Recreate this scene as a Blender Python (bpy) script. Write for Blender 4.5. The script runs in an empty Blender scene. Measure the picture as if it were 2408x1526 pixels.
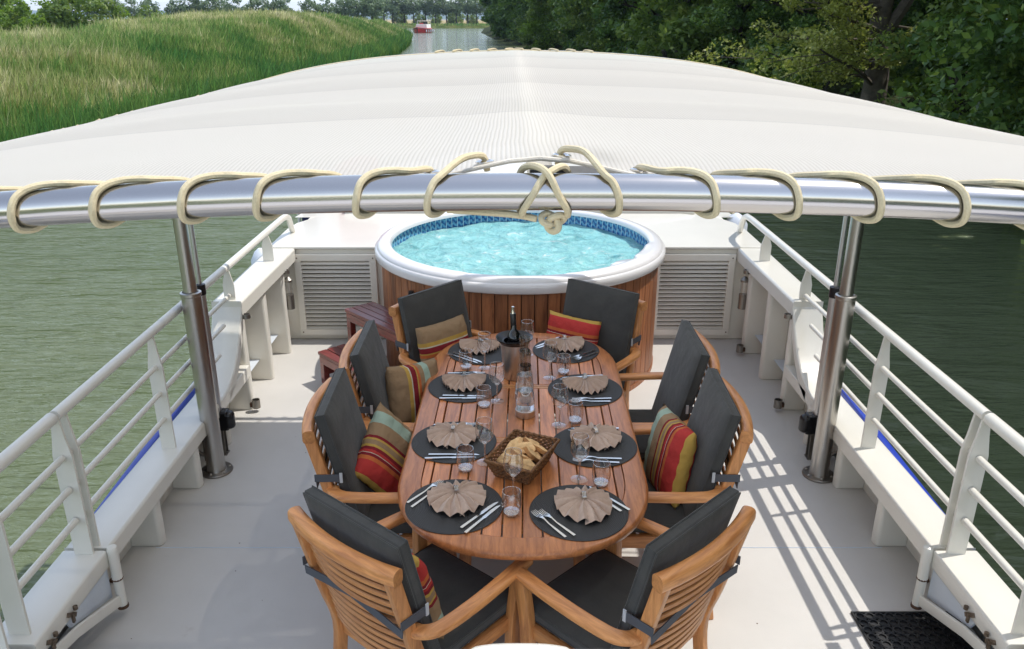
import bpy, bmesh, math, random
import numpy as np
from mathutils import Vector, Matrix, Euler
R = math.radians
C = bpy.context.scene.collection
scene = bpy.context.scene
rnd = random.Random(7)

# ---------------------------------------------------------------- camera, sky, sun, exposure
cam_d = bpy.data.cameras.new('camera'); cam = bpy.data.objects.new('camera', cam_d); C.objects.link(cam)
cam_d.sensor_width = 36.0; cam_d.lens = 36.0 * 1900 / 2408
cam_d.clip_start = 0.05; cam_d.clip_end = 30000
cam.location = (0, 0, 2.52); cam.rotation_euler = (R(90 - 20.7), 0, 0)
scene.camera = cam
SUN = Vector((0.537, 0.13, 1.0)).normalized()
world = bpy.data.worlds.new("World"); scene.world = world; world.use_nodes = True
wn = world.node_tree.nodes; wl = world.node_tree.links
bg = wn.get('Background') or wn.new('ShaderNodeBackground')
sky = wn.new('ShaderNodeTexSky'); sky.sky_type = 'NISHITA'; sky.sun_disc = False
sky.sun_elevation = math.asin(SUN.z); sky.sun_rotation = math.atan2(SUN.x, SUN.y)
sky.air_density = 1.0; sky.dust_density = 0.3; sky.ozone_density = 1.5
hs = wn.new('ShaderNodeHueSaturation'); hs.inputs['Saturation'].default_value = 0.62; wl.new(sky.outputs[0], hs.inputs['Color']); wl.new(hs.outputs[0], bg.inputs[0]); bg.inputs[1].default_value = 0.15
sun_d = bpy.data.lights.new('sun', 'SUN'); sun_d.energy = 2.05; sun_d.angle = R(0.5); sun_d.color = (1.0, 0.955, 0.89)
sun_o = bpy.data.objects.new('sun', sun_d); C.objects.link(sun_o)
sun_o.rotation_euler = SUN.to_track_quat('Z', 'Y').to_euler(); sun_o.location = (20, 5, 40)
vs = scene.view_settings
scene.display_settings.display_device = 'sRGB'
vs.view_transform = 'Standard'; vs.look = 'None'; vs.gamma = 1; vs.use_curve_mapping = False; vs.exposure = 1.0
scene.cycles.max_bounces = 10; scene.cycles.transparent_max_bounces = 32
scene.cycles.caustics_reflective = False; scene.cycles.caustics_refractive = False
scene.cycles.sample_clamp_indirect = 6

# ---------------------------------------------------------------- materials
MATS = {}
def new_mat(name):
    m = bpy.data.materials.new(name); m.use_nodes = True
    nt = m.node_tree; nt.nodes.clear()
    out = nt.nodes.new('ShaderNodeOutputMaterial')
    MATS[name] = m
    return m, nt, out
def N(nt, kind, **kw):
    n = nt.nodes.new('ShaderNode' + kind)
    for k, v in kw.items():
        if k.startswith('i_'):
            key = k[2:].replace('_', ' ')
            n.inputs[key].default_value = v
        else: setattr(n, k, v)
    return n
def ramp(nt, fac, stops, interp='LINEAR'):
    r = nt.nodes.new('ShaderNodeValToRGB'); cr = r.color_ramp; cr.interpolation = interp
    while len(cr.elements) < len(stops): cr.elements.new(0.5)
    for e, (p, c) in zip(cr.elements, stops):
        e.position = p; e.color = (*c, 1)
    nt.links.new(fac, r.inputs[0]); return r
def mapping(nt, scale, coord='Object', rot=(0,0,0)):
    tc = nt.nodes.new('ShaderNodeTexCoord'); mp = nt.nodes.new('ShaderNodeMapping')
    mp.inputs['Scale'].default_value = scale; mp.inputs['Rotation'].default_value = rot
    nt.links.new(tc.outputs[coord], mp.inputs[0]); return mp.outputs[0]
def bump(nt, h, strength=0.2, dist=0.01, normal=None):
    b = nt.nodes.new('ShaderNodeBump'); b.inputs['Strength'].default_value = strength; b.inputs['Distance'].default_value = dist
    nt.links.new(h, b.inputs['Height'])
    if normal: nt.links.new(normal, b.inputs['Normal'])
    return b.outputs[0]
def plain(name, col, rough=0.5, metal=0.0, var=0.06, vscale=3.0, bscale=60, bstr=0.08, dirt=None, coat=0, spec=0.5):
    m, nt, out = new_mat(name)
    p = N(nt, 'BsdfPrincipled'); p.inputs['Roughness'].default_value = rough; p.inputs['Metallic'].default_value = metal
    p.inputs['Coat Weight'].default_value = coat; p.inputs['Specular IOR Level'].default_value = spec
    co = mapping(nt, (1,1,1))
    n1 = N(nt, 'TexNoise', i_Scale=vscale, i_Detail=5.0, i_Roughness=0.6); nt.links.new(co, n1.inputs[0])
    lo = tuple(max(0, c*(1-var)) for c in col); hi = tuple(min(1, c*(1+var)) for c in col)
    r = ramp(nt, n1.outputs[0], [(0.3, lo), (0.7, hi)])
    col_out = r.outputs[0]
    if dirt:
        n2 = N(nt, 'TexNoise', i_Scale=dirt[1], i_Detail=8.0, i_Roughness=0.7); nt.links.new(co, n2.inputs[0])
        rr = ramp(nt, n2.outputs[0], [(dirt[2], (0,0,0)), (dirt[2]+0.08, (1,1,1))])
        mx = N(nt, 'MixRGB'); nt.links.new(rr.outputs[0], mx.inputs[0]); nt.links.new(col_out, mx.inputs[1]); mx.inputs[2].default_value = (*dirt[0], 1)
        col_out = mx.outputs[0]
    nt.links.new(col_out, p.inputs['Base Color'])
    if bstr:
        n3 = N(nt, 'TexNoise', i_Scale=bscale, i_Detail=4.0); nt.links.new(co, n3.inputs[0])
        nt.links.new(bump(nt, n3.outputs[0], bstr, 0.01), p.inputs['Normal'])
    nt.links.new(p.outputs[0], out.inputs[0]); return m
def wood(name, dark, light, scale=(30,3,30), rough=0.42, coat=0.15, wear=None):
    m, nt, out = new_mat(name)
    p = N(nt, 'BsdfPrincipled'); p.inputs['Roughness'].default_value = rough; p.inputs['Coat Weight'].default_value = coat
    p.inputs['Coat Roughness'].default_value = 0.25
    co = mapping(nt, scale)
    g = N(nt, 'NewGeometry')
    add = N(nt, 'VectorMath', operation='ADD'); nt.links.new(co, add.inputs[0])
    sc = N(nt, 'VectorMath', operation='SCALE'); cmb = N(nt, 'CombineXYZ')
    for i in range(3): nt.links.new(g.outputs['Random Per Island'], cmb.inputs[i])
    nt.links.new(cmb.outputs[0], sc.inputs[0]); sc.inputs['Scale'].default_value = 57.0
    nt.links.new(sc.outputs[0], add.inputs[1])
    n1 = N(nt, 'TexNoise', i_Scale=1.0, i_Detail=7.0, i_Roughness=0.65, i_Distortion=0.6); nt.links.new(add.outputs[0], n1.inputs[0])
    mid = tuple((a+b)/2 for a, b in zip(dark, light))
    r = ramp(nt, n1.outputs[0], [(0.3, dark), (0.5, mid), (0.72, light)])
    hv = N(nt, 'HueSaturation'); mr = N(nt, 'MapRange'); mr.inputs['To Min'].default_value = 0.72; mr.inputs['To Max'].default_value = 1.28
    nt.links.new(g.outputs['Random Per Island'], mr.inputs[0]); nt.links.new(mr.outputs[0], hv.inputs['Value'])
    nt.links.new(r.outputs[0], hv.inputs['Color']); nt.links.new(hv.outputs[0], p.inputs['Base Color'])
    nt.links.new(bump(nt, n1.outputs[0], 0.12, 0.002), p.inputs['Normal'])
    nt.links.new(p.outputs[0], out.inputs[0]); return m

plain('white_paint', (0.70, 0.675, 0.605), 0.32, var=0.035, vscale=2.2, bscale=9, bstr=0.05, dirt=((0.56,0.52,0.44), 5.0, 0.72), coat=0.2)
plain('deck_paint', (0.55, 0.53, 0.495), 0.5, var=0.06, vscale=1.6, bscale=350, bstr=0.25, dirt=((0.47,0.44,0.4), 3.0, 0.66))
plain('lifted_cream_paint', (0.79, 0.75, 0.66), 0.4, var=0.03, bscale=12, bstr=0.04)  # bulkhead shade is offset in the colour: cream lifted brighter than the other paint
plain('gutter_paint', (0.55, 0.6, 0.66), 0.5)
plain('blue_paint', (0.02, 0.05, 0.38), 0.35, bscale=20)
plain('hull_paint', (0.75, 0.75, 0.74), 0.35)
plain('acrylic', (0.70, 0.69, 0.70), 0.22, var=0.01, bstr=0.0, coat=0.4)
plain('rust', (0.09, 0.045, 0.025), 0.85, var=0.5, vscale=40, bscale=90, bstr=0.5)
plain('latch_metal', (0.16, 0.12, 0.085), 0.5, metal=0.7, var=0.5, vscale=60, bscale=90, bstr=0.5)
plain('black_rubber', (0.012, 0.012, 0.013), 0.45, bscale=80)
plain('black_plastic', (0.01, 0.01, 0.012), 0.3, bstr=0)
plain('dark_void', (0.012, 0.01, 0.009), 0.9, bstr=0)
plain('joint', (0.03, 0.018, 0.012), 0.9, bstr=0)
plain('strap_grey', (0.075, 0.08, 0.095), 0.7, bscale=300)
plain('plastic_buckle', (0.5, 0.52, 0.55), 0.35)
plain('bottle_glass', (0.004, 0.004, 0.006), 0.12, bstr=0, coat=0.5)
plain('bottle_label', (0.03, 0.03, 0.035), 0.6)
plain('bread', (0.80, 0.52, 0.25), 0.85, var=0.2, vscale=35, bscale=70, bstr=0.6, dirt=((0.42,0.2,0.07), 30.0, 0.62))
plain('bread_crust', (0.45, 0.21, 0.07), 0.8, var=0.3, vscale=35, bscale=70, bstr=0.5)
plain('red_paint', (0.42, 0.015, 0.02), 0.35)
plain('dark_trim', (0.02, 0.015, 0.02), 0.5)
plain('fender_vinyl', (0.68, 0.72, 0.78), 0.4, bstr=0)
plain('navy_cloth', (0.01, 0.015, 0.06), 0.85, bscale=200)
plain('white_cloth', (0.62, 0.64, 0.68), 0.85, bscale=200)
plain('red_cloth', (0.4, 0.02, 0.025), 0.85, bscale=200)
plain('window_dark', (0.03, 0.035, 0.04), 0.1, bstr=0)

def steel(name, col, rough, metal=1.0, aniso_scale=(400, 400, 4)):
    m, nt, out = new_mat(name)
    p = N(nt, 'BsdfPrincipled'); p.inputs['Metallic'].default_value = metal; p.inputs['Base Color'].default_value = (*col, 1)
    co = mapping(nt, aniso_scale)
    n = N(nt, 'TexNoise', i_Scale=1.0, i_Detail=3.0); nt.links.new(co, n.inputs[0])
    mr = N(nt, 'MapRange'); mr.inputs['To Min'].default_value = rough*0.75; mr.inputs['To Max'].default_value = rough*1.3
    nt.links.new(n.outputs[0], mr.inputs[0]); nt.links.new(mr.outputs[0], p.inputs['Roughness'])
    nt.links.new(bump(nt, n.outputs[0], 0.04, 0.001), p.inputs['Normal'])
    nt.links.new(p.outputs[0], out.inputs[0]); return m
steel('steel_tube', (0.60, 0.575, 0.55), 0.2, aniso_scale=(6, 500, 500))
steel('steel_mast', (0.5, 0.48, 0.45), 0.3)
steel('steel_dull', (0.3, 0.28, 0.25), 0.45)
steel('aluminium', (0.6, 0.6, 0.6), 0.4)
steel('cutlery_steel', (0.72, 0.7, 0.66), 0.16, aniso_scale=(200,200,200))
steel('brushed_cooler', (0.6, 0.58, 0.56), 0.35, aniso_scale=(4,4,300))

TEAK_D, TEAK_L = (0.36, 0.13, 0.04), (0.72, 0.33, 0.115)
wood('teak_x', TEAK_D, TEAK_L, (5, 45, 45))
wood('teak_y', TEAK_D, TEAK_L, (45, 5, 45))
wood('teak_z', TEAK_D, TEAK_L, (45, 45, 5))
wood('teak_table', (0.33, 0.105, 0.035), (0.76, 0.295, 0.1), (40, 4, 40), 0.33, 0.3)
wood('mahogany', (0.08, 0.012, 0.011), (0.28, 0.05, 0.036), (5, 45, 45), 0.3, 0.5)
wood('cedar', (0.14, 0.045, 0.018), (0.40, 0.155, 0.06), (30, 30, 3), 0.5, 0.05)

def cloth(name, col, col2, scale=500, rough=0.9, sheen=0.2, soft=9):
    m, nt, out = new_mat(name)
    p = N(nt, 'BsdfPrincipled'); p.inputs['Roughness'].default_value = rough; p.inputs['Sheen Weight'].default_value = sheen
    p.inputs['Specular IOR Level'].default_value = 0.25
    co = mapping(nt, (1,1,1))
    w = N(nt, 'TexNoise', i_Scale=float(scale), i_Detail=2.0); nt.links.new(co, w.inputs[0])
    n = N(nt, 'TexNoise', i_Scale=float(soft), i_Detail=3.0); nt.links.new(co, n.inputs[0])
    ad = N(nt, 'Math', operation='ADD'); nt.links.new(w.outputs[0], ad.inputs[0]); nt.links.new(n.outputs[0], ad.inputs[1])
    ml = N(nt, 'Math', operation='MULTIPLY'); nt.links.new(ad.outputs[0], ml.inputs[0]); ml.inputs[1].default_value = 0.5
    r = ramp(nt, ml.outputs[0], [(0.35, col), (0.65, col2)]); nt.links.new(r.outputs[0], p.inputs['Base Color'])
    b1 = bump(nt, w.outputs[0], 0.25, 0.002); nt.links.new(bump(nt, n.outputs[0], 0.35, 0.02, b1), p.inputs['Normal'])
    nt.links.new(p.outputs[0], out.inputs[0]); return m
cloth('cushion_cloth', (0.045, 0.045, 0.045), (0.07, 0.069, 0.064))
cloth('napkin_cloth', (0.47, 0.34, 0.265), (0.60, 0.45, 0.355), 700, 0.85, 0.3, 30)
cloth('cord_cloth', (0.66, 0.55, 0.34), (0.78, 0.67, 0.45), 500, 0.75, 0.1, 20)
cloth('shade_hem', (0.70, 0.63, 0.52), (0.80, 0.74, 0.63), 600, 0.75, 0.1, 20)

def stripes(name, stops):
    m, nt, out = new_mat(name)
    p = N(nt, 'BsdfPrincipled'); p.inputs['Roughness'].default_value = 0.9; p.inputs['Specular IOR Level'].default_value = 0.2
    tc = N(nt, 'TexCoord'); sx = N(nt, 'SeparateXYZ'); nt.links.new(tc.outputs['Object'], sx.inputs[0])
    mr = N(nt, 'MapRange'); mr.inputs['From Min'].default_value = -0.2; mr.inputs['From Max'].default_value = 0.2
    nt.links.new(sx.outputs[1], mr.inputs[0])
    r = ramp(nt, mr.outputs[0], stops, 'CONSTANT'); nt.links.new(r.outputs[0], p.inputs['Base Color'])
    w = N(nt, 'TexNoise', i_Scale=260.0); nt.links.new(tc.outputs['Object'], w.inputs[0])
    n = N(nt, 'TexNoise', i_Scale=14.0, i_Detail=3.0); nt.links.new(tc.outputs['Object'], n.inputs[0])
    b1 = bump(nt, w.outputs[0], 0.2, 0.002); nt.links.new(bump(nt, n.outputs[0], 0.6, 0.03, b1), p.inputs['Normal'])
    nt.links.new(p.outputs[0], out.inputs[0]); return m
tan, yel, crm, dkr, org, red, teal = (0.30,0.20,0.115), (0.5,0.32,0.075), (0.55,0.52,0.42), (0.22,0.02,0.028), (0.52,0.14,0.045), (0.46,0.045,0.04), (0.33,0.43,0.35)
stripes('stripes_bold', [(0, org), (0.04, tan), (0.3, teal), (0.42, tan), (0.5, org), (0.545, yel), (0.57, dkr), (0.655, crm), (0.675, yel), (0.735, tan)])
stripes('stripes_fine', [(0, tan), (0.12, teal), (0.27, tan), (0.44, dkr), (0.475, yel), (0.5, tan), (0.56, yel), (0.59, dkr), (0.63, red), (0.665, crm), (0.675, dkr), (0.71, org), (0.76, red), (0.94, yel)])

def thin_glass(name, centre=(0.95, 0.95, 0.95), edge=(0.5, 0.5, 0.5), refl=0.95, base=0.1):
    m, nt, out = new_mat(name)
    t = N(nt, 'BsdfTransparent'); g = N(nt, 'BsdfGlossy'); g.inputs['Roughness'].default_value = 0.04; g.inputs[0].default_value = (1,1,1,1)
    lw = N(nt, 'LayerWeight'); lw.inputs[0].default_value = 0.5
    tint = ramp(nt, lw.outputs['Facing'], [(0.0, centre), (0.55, centre), (1.0, edge)]); nt.links.new(tint.outputs[0], t.inputs[0])
    r = ramp(nt, lw.outputs['Facing'], [(0.0, (base,)*3), (0.5, (base*1.6,)*3), (0.85, (refl*0.55,)*3), (1.0, (refl,)*3)])
    mx = N(nt, 'MixShader'); nt.links.new(r.outputs[0], mx.inputs[0]); nt.links.new(t.outputs[0], mx.inputs[1]); nt.links.new(g.outputs[0], mx.inputs[2])
    nt.links.new(mx.outputs[0], out.inputs[0]); return m
thin_glass('clear_glass'); thin_glass('smoke_glass', (0.87, 0.85, 0.82), (0.45, 0.44, 0.42), 0.7, 0.12)
thin_glass('thick_base_glass', (0.85, 0.85, 0.85), (0.6, 0.6, 0.6), 0.9, 0.3)
def solid_glass(name, tint, ior=1.45, rough=0.0):
    m, nt, out = new_mat(name)
    p = N(nt, 'BsdfPrincipled'); p.inputs['Base Color'].default_value = (*tint, 1); p.inputs['Roughness'].default_value = rough
    p.inputs['Transmission Weight'].default_value = 1.0; p.inputs['IOR'].default_value = ior
    nt.links.new(p.outputs[0], out.inputs[0]); return m
solid_glass('thick_glass', (0.95, 0.95, 0.95)); solid_glass('drinking_water', (0.96, 0.98, 1.0), 1.33)

def make_mat_weave():                                   # round woven placemat: concentric ridges
    m, nt, out = new_mat('woven_mat')
    p = N(nt, 'BsdfPrincipled'); p.inputs['Roughness'].default_value = 0.6
    tc = N(nt, 'TexCoord'); ln = N(nt, 'VectorMath', operation='LENGTH')
    mp = N(nt, 'Mapping'); mp.inputs['Scale'].default_value = (1,1,0); nt.links.new(tc.outputs['Object'], mp.inputs[0]); nt.links.new(mp.outputs[0], ln.inputs[0])
    mu = N(nt, 'Math', operation='MULTIPLY'); mu.inputs[1].default_value = 2*math.pi/0.0062; nt.links.new(ln.outputs['Value'], mu.inputs[0])
    sn = N(nt, 'Math', operation='SINE'); nt.links.new(mu.outputs[0], sn.inputs[0])
    mr = N(nt, 'MapRange'); mr.inputs['From Min'].default_value = -1; nt.links.new(sn.outputs[0], mr.inputs[0])
    r = ramp(nt, mr.outputs[0], [(0, (0.018,)*3), (0.6, (0.05, 0.05, 0.052))]); nt.links.new(r.outputs[0], p.inputs['Base Color'])
    w = N(nt, 'TexNoise', i_Scale=400.0); nt.links.new(tc.outputs['Object'], w.inputs[0])
    b1 = bump(nt, w.outputs[0], 0.4, 0.001); nt.links.new(bump(nt, mr.outputs[0], 0.5, 0.002, b1), p.inputs['Normal'])
    nt.links.new(p.outputs[0], out.inputs[0])
make_mat_weave()

def make_canopy_cloth():
    m, nt, out = new_mat('shade_cloth')
    tc = N(nt, 'TexCoord'); sx = N(nt, 'SeparateXYZ'); nt.links.new(tc.outputs['Object'], sx.inputs[0])
    wob = N(nt, 'TexNoise', i_Scale=3.0, i_Detail=2.0); nt.links.new(tc.outputs['Object'], wob.inputs[0])
    ws = N(nt, 'Math', operation='MULTIPLY'); ws.inputs[1].default_value = 0.012; nt.links.new(wob.outputs[0], ws.inputs[0])
    ad = N(nt, 'Math', operation='ADD'); nt.links.new(sx.outputs[0], ad.inputs[0]); nt.links.new(ws.outputs[0], ad.inputs[1])
    mu = N(nt, 'Math', operation='MULTIPLY'); mu.inputs[1].default_value = 2*math.pi/0.0066; nt.links.new(ad.outputs[0], mu.inputs[0])
    sn = N(nt, 'Math', operation='SINE'); nt.links.new(mu.outputs[0], sn.inputs[0])
    rib = N(nt, 'MapRange'); rib.inputs['From Min'].default_value = -1; nt.links.new(sn.outputs[0], rib.inputs[0])
    # cross seams of the cloth widths every 0.85 m along the boat
    sm = N(nt, 'MapRange'); sm.inputs['From Min'].default_value = 0.82; sm.inputs['From Max'].default_value = 0.82+0.84; sm.clamp = False
    nt.links.new(sx.outputs[1], sm.inputs[0])
    fr = N(nt, 'Math', operation='FRACT'); nt.links.new(sm.outputs[0], fr.inputs[0])
    seam = ramp(nt, fr.outputs[0], [(0.0, (0.0,)*3), (0.02, (1,)*3)])
    width = ramp(nt, fr.outputs[0], [(0.0, (0.87,)*3), (0.5, (0.985,)*3), (1.0, (1.0,)*3)])
    col = ramp(nt, rib.outputs[0], [(0.0, (0.70, 0.66, 0.58)), (0.45, (0.88, 0.84, 0.765))])
    c2 = N(nt, 'MixRGB', blend_type='MULTIPLY'); c2.inputs[0].default_value = 1; nt.links.new(col.outputs[0], c2.inputs[1]); nt.links.new(width.outputs[0], c2.inputs[2])
    sd = N(nt, 'MixRGB'); nt.links.new(seam.outputs[0], sd.inputs[0]); sd.inputs[1].default_value = (0.6, 0.575, 0.53, 1); nt.links.new(c2.outputs[0], sd.inputs[2])
    fine = N(nt, 'TexNoise', i_Scale=330.0, i_Detail=2.0); nt.links.new(tc.outputs['Object'], fine.inputs[0])
    b1 = bump(nt, fine.outputs[0], 0.35, 0.003); bb = bump(nt, rib.outputs[0], 0.22, 0.003, b1)
    p = N(nt, 'BsdfPrincipled'); p.inputs['Roughness'].default_value = 0.8; p.inputs['Specular IOR Level'].default_value = 0.12
    nt.links.new(sd.outputs[0], p.inputs['Base Color']); nt.links.new(bb, p.inputs['Normal'])
    tl = N(nt, 'BsdfTranslucent'); tl.inputs[0].default_value = (0.95, 0.93, 0.9, 1)
    tr = N(nt, 'BsdfTransparent'); tr.inputs[0].default_value = (1, 0.99, 0.97, 1)
    m1 = N(nt, 'MixShader'); m1.inputs[0].default_value = 0.43; nt.links.new(p.outputs[0], m1.inputs[1]); nt.links.new(tl.outputs[0], m1.inputs[2])
    m2 = N(nt, 'MixShader'); m2.inputs[0].default_value = 0.05; nt.links.new(m1.outputs[0], m2.inputs[1]); nt.links.new(tr.outputs[0], m2.inputs[2])
    nt.links.new(m2.outputs[0], out.inputs[0])
make_canopy_cloth()

def make_tiles():
    m, nt, out = new_mat('pool_tiles')
    p = N(nt, 'BsdfPrincipled'); p.inputs['Roughness'].default_value = 0.12
    tc = N(nt, 'TexCoord'); sx = N(nt, 'SeparateXYZ'); nt.links.new(tc.outputs['UV'], sx.inputs[0])
    mu = N(nt, 'Math', operation='MULTIPLY'); mu.inputs[1].default_value = 112.0; nt.links.new(sx.outputs[0], mu.inputs[0])
    fr = N(nt, 'Math', operation='FRACT'); nt.links.new(mu.outputs[0], fr.inputs[0])
    mu2 = N(nt, 'Math', operation='MULTIPLY'); mu2.inputs[1].default_value = 2*math.pi; nt.links.new(mu.outputs[0], mu2.inputs[0])
    sn = N(nt, 'Math', operation='SINE'); nt.links.new(mu2.outputs[0], sn.inputs[0])
    s2 = N(nt, 'Math', operation='MULTIPLY'); s2.inputs[1].default_value = 0.09; nt.links.new(sn.outputs[0], s2.inputs[0])
    ns = N(nt, 'TexNoise', i_Scale=60.0, i_Detail=2.0); nt.links.new(tc.outputs['Object'], ns.inputs[0])
    ns2 = N(nt, 'Math', operation='MULTIPLY'); ns2.inputs[1].default_value = 0.35; nt.links.new(ns.outputs[0], ns2.inputs[0])
    a1 = N(nt, 'Math', operation='ADD'); nt.links.new(sx.outputs[1], a1.inputs[0]); nt.links.new(s2.outputs[0], a1.inputs[1])
    a2 = N(nt, 'Math', operation='ADD'); nt.links.new(a1.outputs[0], a2.inputs[0]); nt.links.new(ns2.outputs[0], a2.inputs[1])
    m3 = N(nt, 'Math', operation='MULTIPLY'); m3.inputs[1].default_value = 2.6; nt.links.new(a2.outputs[0], m3.inputs[0])
    f3 = N(nt, 'Math', operation='FRACT'); nt.links.new(m3.outputs[0], f3.inputs[0])
    col = ramp(nt, f3.outputs[0], [(0.0, (0.01, 0.05, 0.2)), (0.3, (0.02, 0.14, 0.38)), (0.62, (0.16, 0.42, 0.62)), (1.0, (0.012, 0.07, 0.25))])
    gr = ramp(nt, fr.outputs[0], [(0.0, (1,)*3), (0.07, (0,)*3), (0.93, (0,)*3), (0.97, (1,)*3)])
    mx = N(nt, 'MixRGB'); nt.links.new(gr.outputs[0], mx.inputs[0]); nt.links.new(col.outputs[0], mx.inputs[1]); mx.inputs[2].default_value = (0.6, 0.75, 0.8, 1)
    nt.links.new(mx.outputs[0], p.inputs['Base Color']); nt.links.new(p.outputs[0], out.inputs[0])
make_tiles()

def make_tub_water():
    m, nt, out = new_mat('tub_water')
    p = N(nt, 'BsdfPrincipled'); p.inputs['Roughness'].default_value = 0.06; p.inputs['IOR'].default_value = 1.33
    co = mapping(nt, (1,1,1))
    w = N(nt, 'TexNoise', i_Scale=7.0, i_Detail=6.0, i_Roughness=0.62, i_Distortion=1.4); nt.links.new(co, w.inputs[0])
    w2 = N(nt, 'TexNoise', i_Scale=3.2, i_Detail=3.0, i_Distortion=0.8); nt.links.new(co, w2.inputs[0])
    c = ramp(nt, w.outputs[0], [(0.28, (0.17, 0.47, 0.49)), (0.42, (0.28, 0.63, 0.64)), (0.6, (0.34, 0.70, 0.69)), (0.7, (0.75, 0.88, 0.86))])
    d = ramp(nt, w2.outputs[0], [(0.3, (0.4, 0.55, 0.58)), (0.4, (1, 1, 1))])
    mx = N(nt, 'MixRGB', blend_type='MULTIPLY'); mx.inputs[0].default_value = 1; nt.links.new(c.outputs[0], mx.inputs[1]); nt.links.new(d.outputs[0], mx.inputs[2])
    nt.links.new(mx.outputs[0], p.inputs['Base Color'])
    f = N(nt, 'TexNoise', i_Scale=26.0, i_Detail=6.0, i_Roughness=0.7, i_Distortion=1.0); nt.links.new(co, f.inputs[0])
    b1 = bump(nt, f.outputs[0], 0.8, 0.018); nt.links.new(bump(nt, w.outputs[0], 0.8, 0.08, b1), p.inputs['Normal'])
    nt.links.new(p.outputs[0], out.inputs[0])
make_tub_water()

def make_canal():
    m, nt, out = new_mat('canal_water')
    p = N(nt, 'BsdfPrincipled'); p.inputs['Roughness'].default_value = 0.07; p.inputs['IOR'].default_value = 1.33
    co = mapping(nt, (1,1,1))
    n0 = N(nt, 'TexNoise', i_Scale=0.12, i_Detail=3.0); nt.links.new(co, n0.inputs[0])
    c = ramp(nt, n0.outputs[0], [(0.3, (0.108, 0.134, 0.066)), (0.7, (0.142, 0.162, 0.086))]); nt.links.new(c.outputs[0], p.inputs['Base Color'])
    co1 = mapping(nt, (0.4, 1.7, 1), rot=(0,0,R(8)))
    w1 = N(nt, 'TexNoise', i_Scale=1.5, i_Detail=3.0, i_Roughness=0.55, i_Distortion=0.5); nt.links.new(co1, w1.inputs[0])
    co2 = mapping(nt, (1.4, 5.0, 1), rot=(0,0,R(-10)))
    w2 = N(nt, 'TexNoise', i_Scale=2.2, i_Detail=4.0, i_Roughness=0.6, i_Distortion=0.4); nt.links.new(co2, w2.inputs[0])
    b1 = bump(nt, w2.outputs[0], 0.75, 0.07); nt.links.new(bump(nt, w1.outputs[0], 0.7, 0.3, b1), p.inputs['Normal'])
    nt.links.new(p.outputs[0], out.inputs[0])
make_canal()

def leaf_mat(name, stops, trans=0.3, rough=0.45, tcol=(0.35, 0.5, 0.05), clump=0.6):
    m, nt, out = new_mat(name)
    g = N(nt, 'NewGeometry'); tc = N(nt, 'TexCoord')
    n = N(nt, 'TexNoise', i_Scale=clump, i_Detail=2.0); nt.links.new(tc.outputs['Object'], n.inputs[0])
    ad = N(nt, 'Math', operation='MULTIPLY_ADD'); nt.links.new(g.outputs['Random Per Island'], ad.inputs[0]); ad.inputs[1].default_value = 0.5
    nb = N(nt, 'MapRange'); nb.inputs['From Min'].default_value = 0.3; nb.inputs['From Max'].default_value = 0.7; nb.inputs['To Max'].default_value = 0.5
    nt.links.new(n.outputs[0], nb.inputs[0]); nt.links.new(nb.outputs[0], ad.inputs[2])
    c = ramp(nt, ad.outputs[0], stops)
    p = N(nt, 'BsdfPrincipled'); p.inputs['Roughness'].default_value = rough; p.inputs['Specular IOR Level'].default_value = 0.35
    nt.links.new(c.outputs[0], p.inputs['Base Color'])
    tl = N(nt, 'BsdfTranslucent')
    mc = N(nt, 'MixRGB'); mc.inputs[0].default_value = 0.5; nt.links.new(c.outputs[0], mc.inputs[1]); mc.inputs[2].default_value = (*tcol, 1)
    nt.links.new(mc.outputs[0], tl.inputs[0])
    mx = N(nt, 'MixShader'); mx.inputs[0].default_value = trans; nt.links.new(p.outputs[0], mx.inputs[1]); nt.links.new(tl.outputs[0], mx.inputs[2])
    nt.links.new(mx.outputs[0], out.inputs[0]); return m
leaf_mat('leaves_dark', [(0.0, (0.034, 0.075, 0.026)), (0.5, (0.08, 0.155, 0.042)), (0.82, (0.2, 0.3, 0.06)), (1.0, (0.4, 0.5, 0.08))], 0.3, tcol=(0.2, 0.35, 0.04))
leaf_mat('leaves_olive', [(0.0, (0.12, 0.15, 0.03)), (0.5, (0.28, 0.31, 0.07)), (0.93, (0.45, 0.45, 0.13)), (1.0, (0.5, 0.3, 0.08))], 0.35, tcol=(0.4, 0.5, 0.06))
leaf_mat('leaves_bright', [(0.0, (0.04, 0.085, 0.012)), (0.5, (0.1, 0.17, 0.025)), (1.0, (0.22, 0.32, 0.04))], 0.4, tcol=(0.45, 0.7, 0.05))
leaf_mat('leaves_bush', [(0.0, (0.05, 0.095, 0.03)), (0.5, (0.13, 0.2, 0.048)), (1.0, (0.36, 0.42, 0.09))], 0.35, tcol=(0.3, 0.45, 0.05))
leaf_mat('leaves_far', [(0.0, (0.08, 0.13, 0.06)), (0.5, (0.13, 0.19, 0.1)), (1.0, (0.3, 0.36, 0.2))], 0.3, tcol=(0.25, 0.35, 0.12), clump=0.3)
plain('bark', (0.1, 0.085, 0.065), 0.9, var=0.4, vscale=6, bscale=30, bstr=0.8)
plain('bark_dark', (0.045, 0.04, 0.032), 0.9, var=0.4, vscale=6, bscale=30, bstr=0.8)

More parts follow.
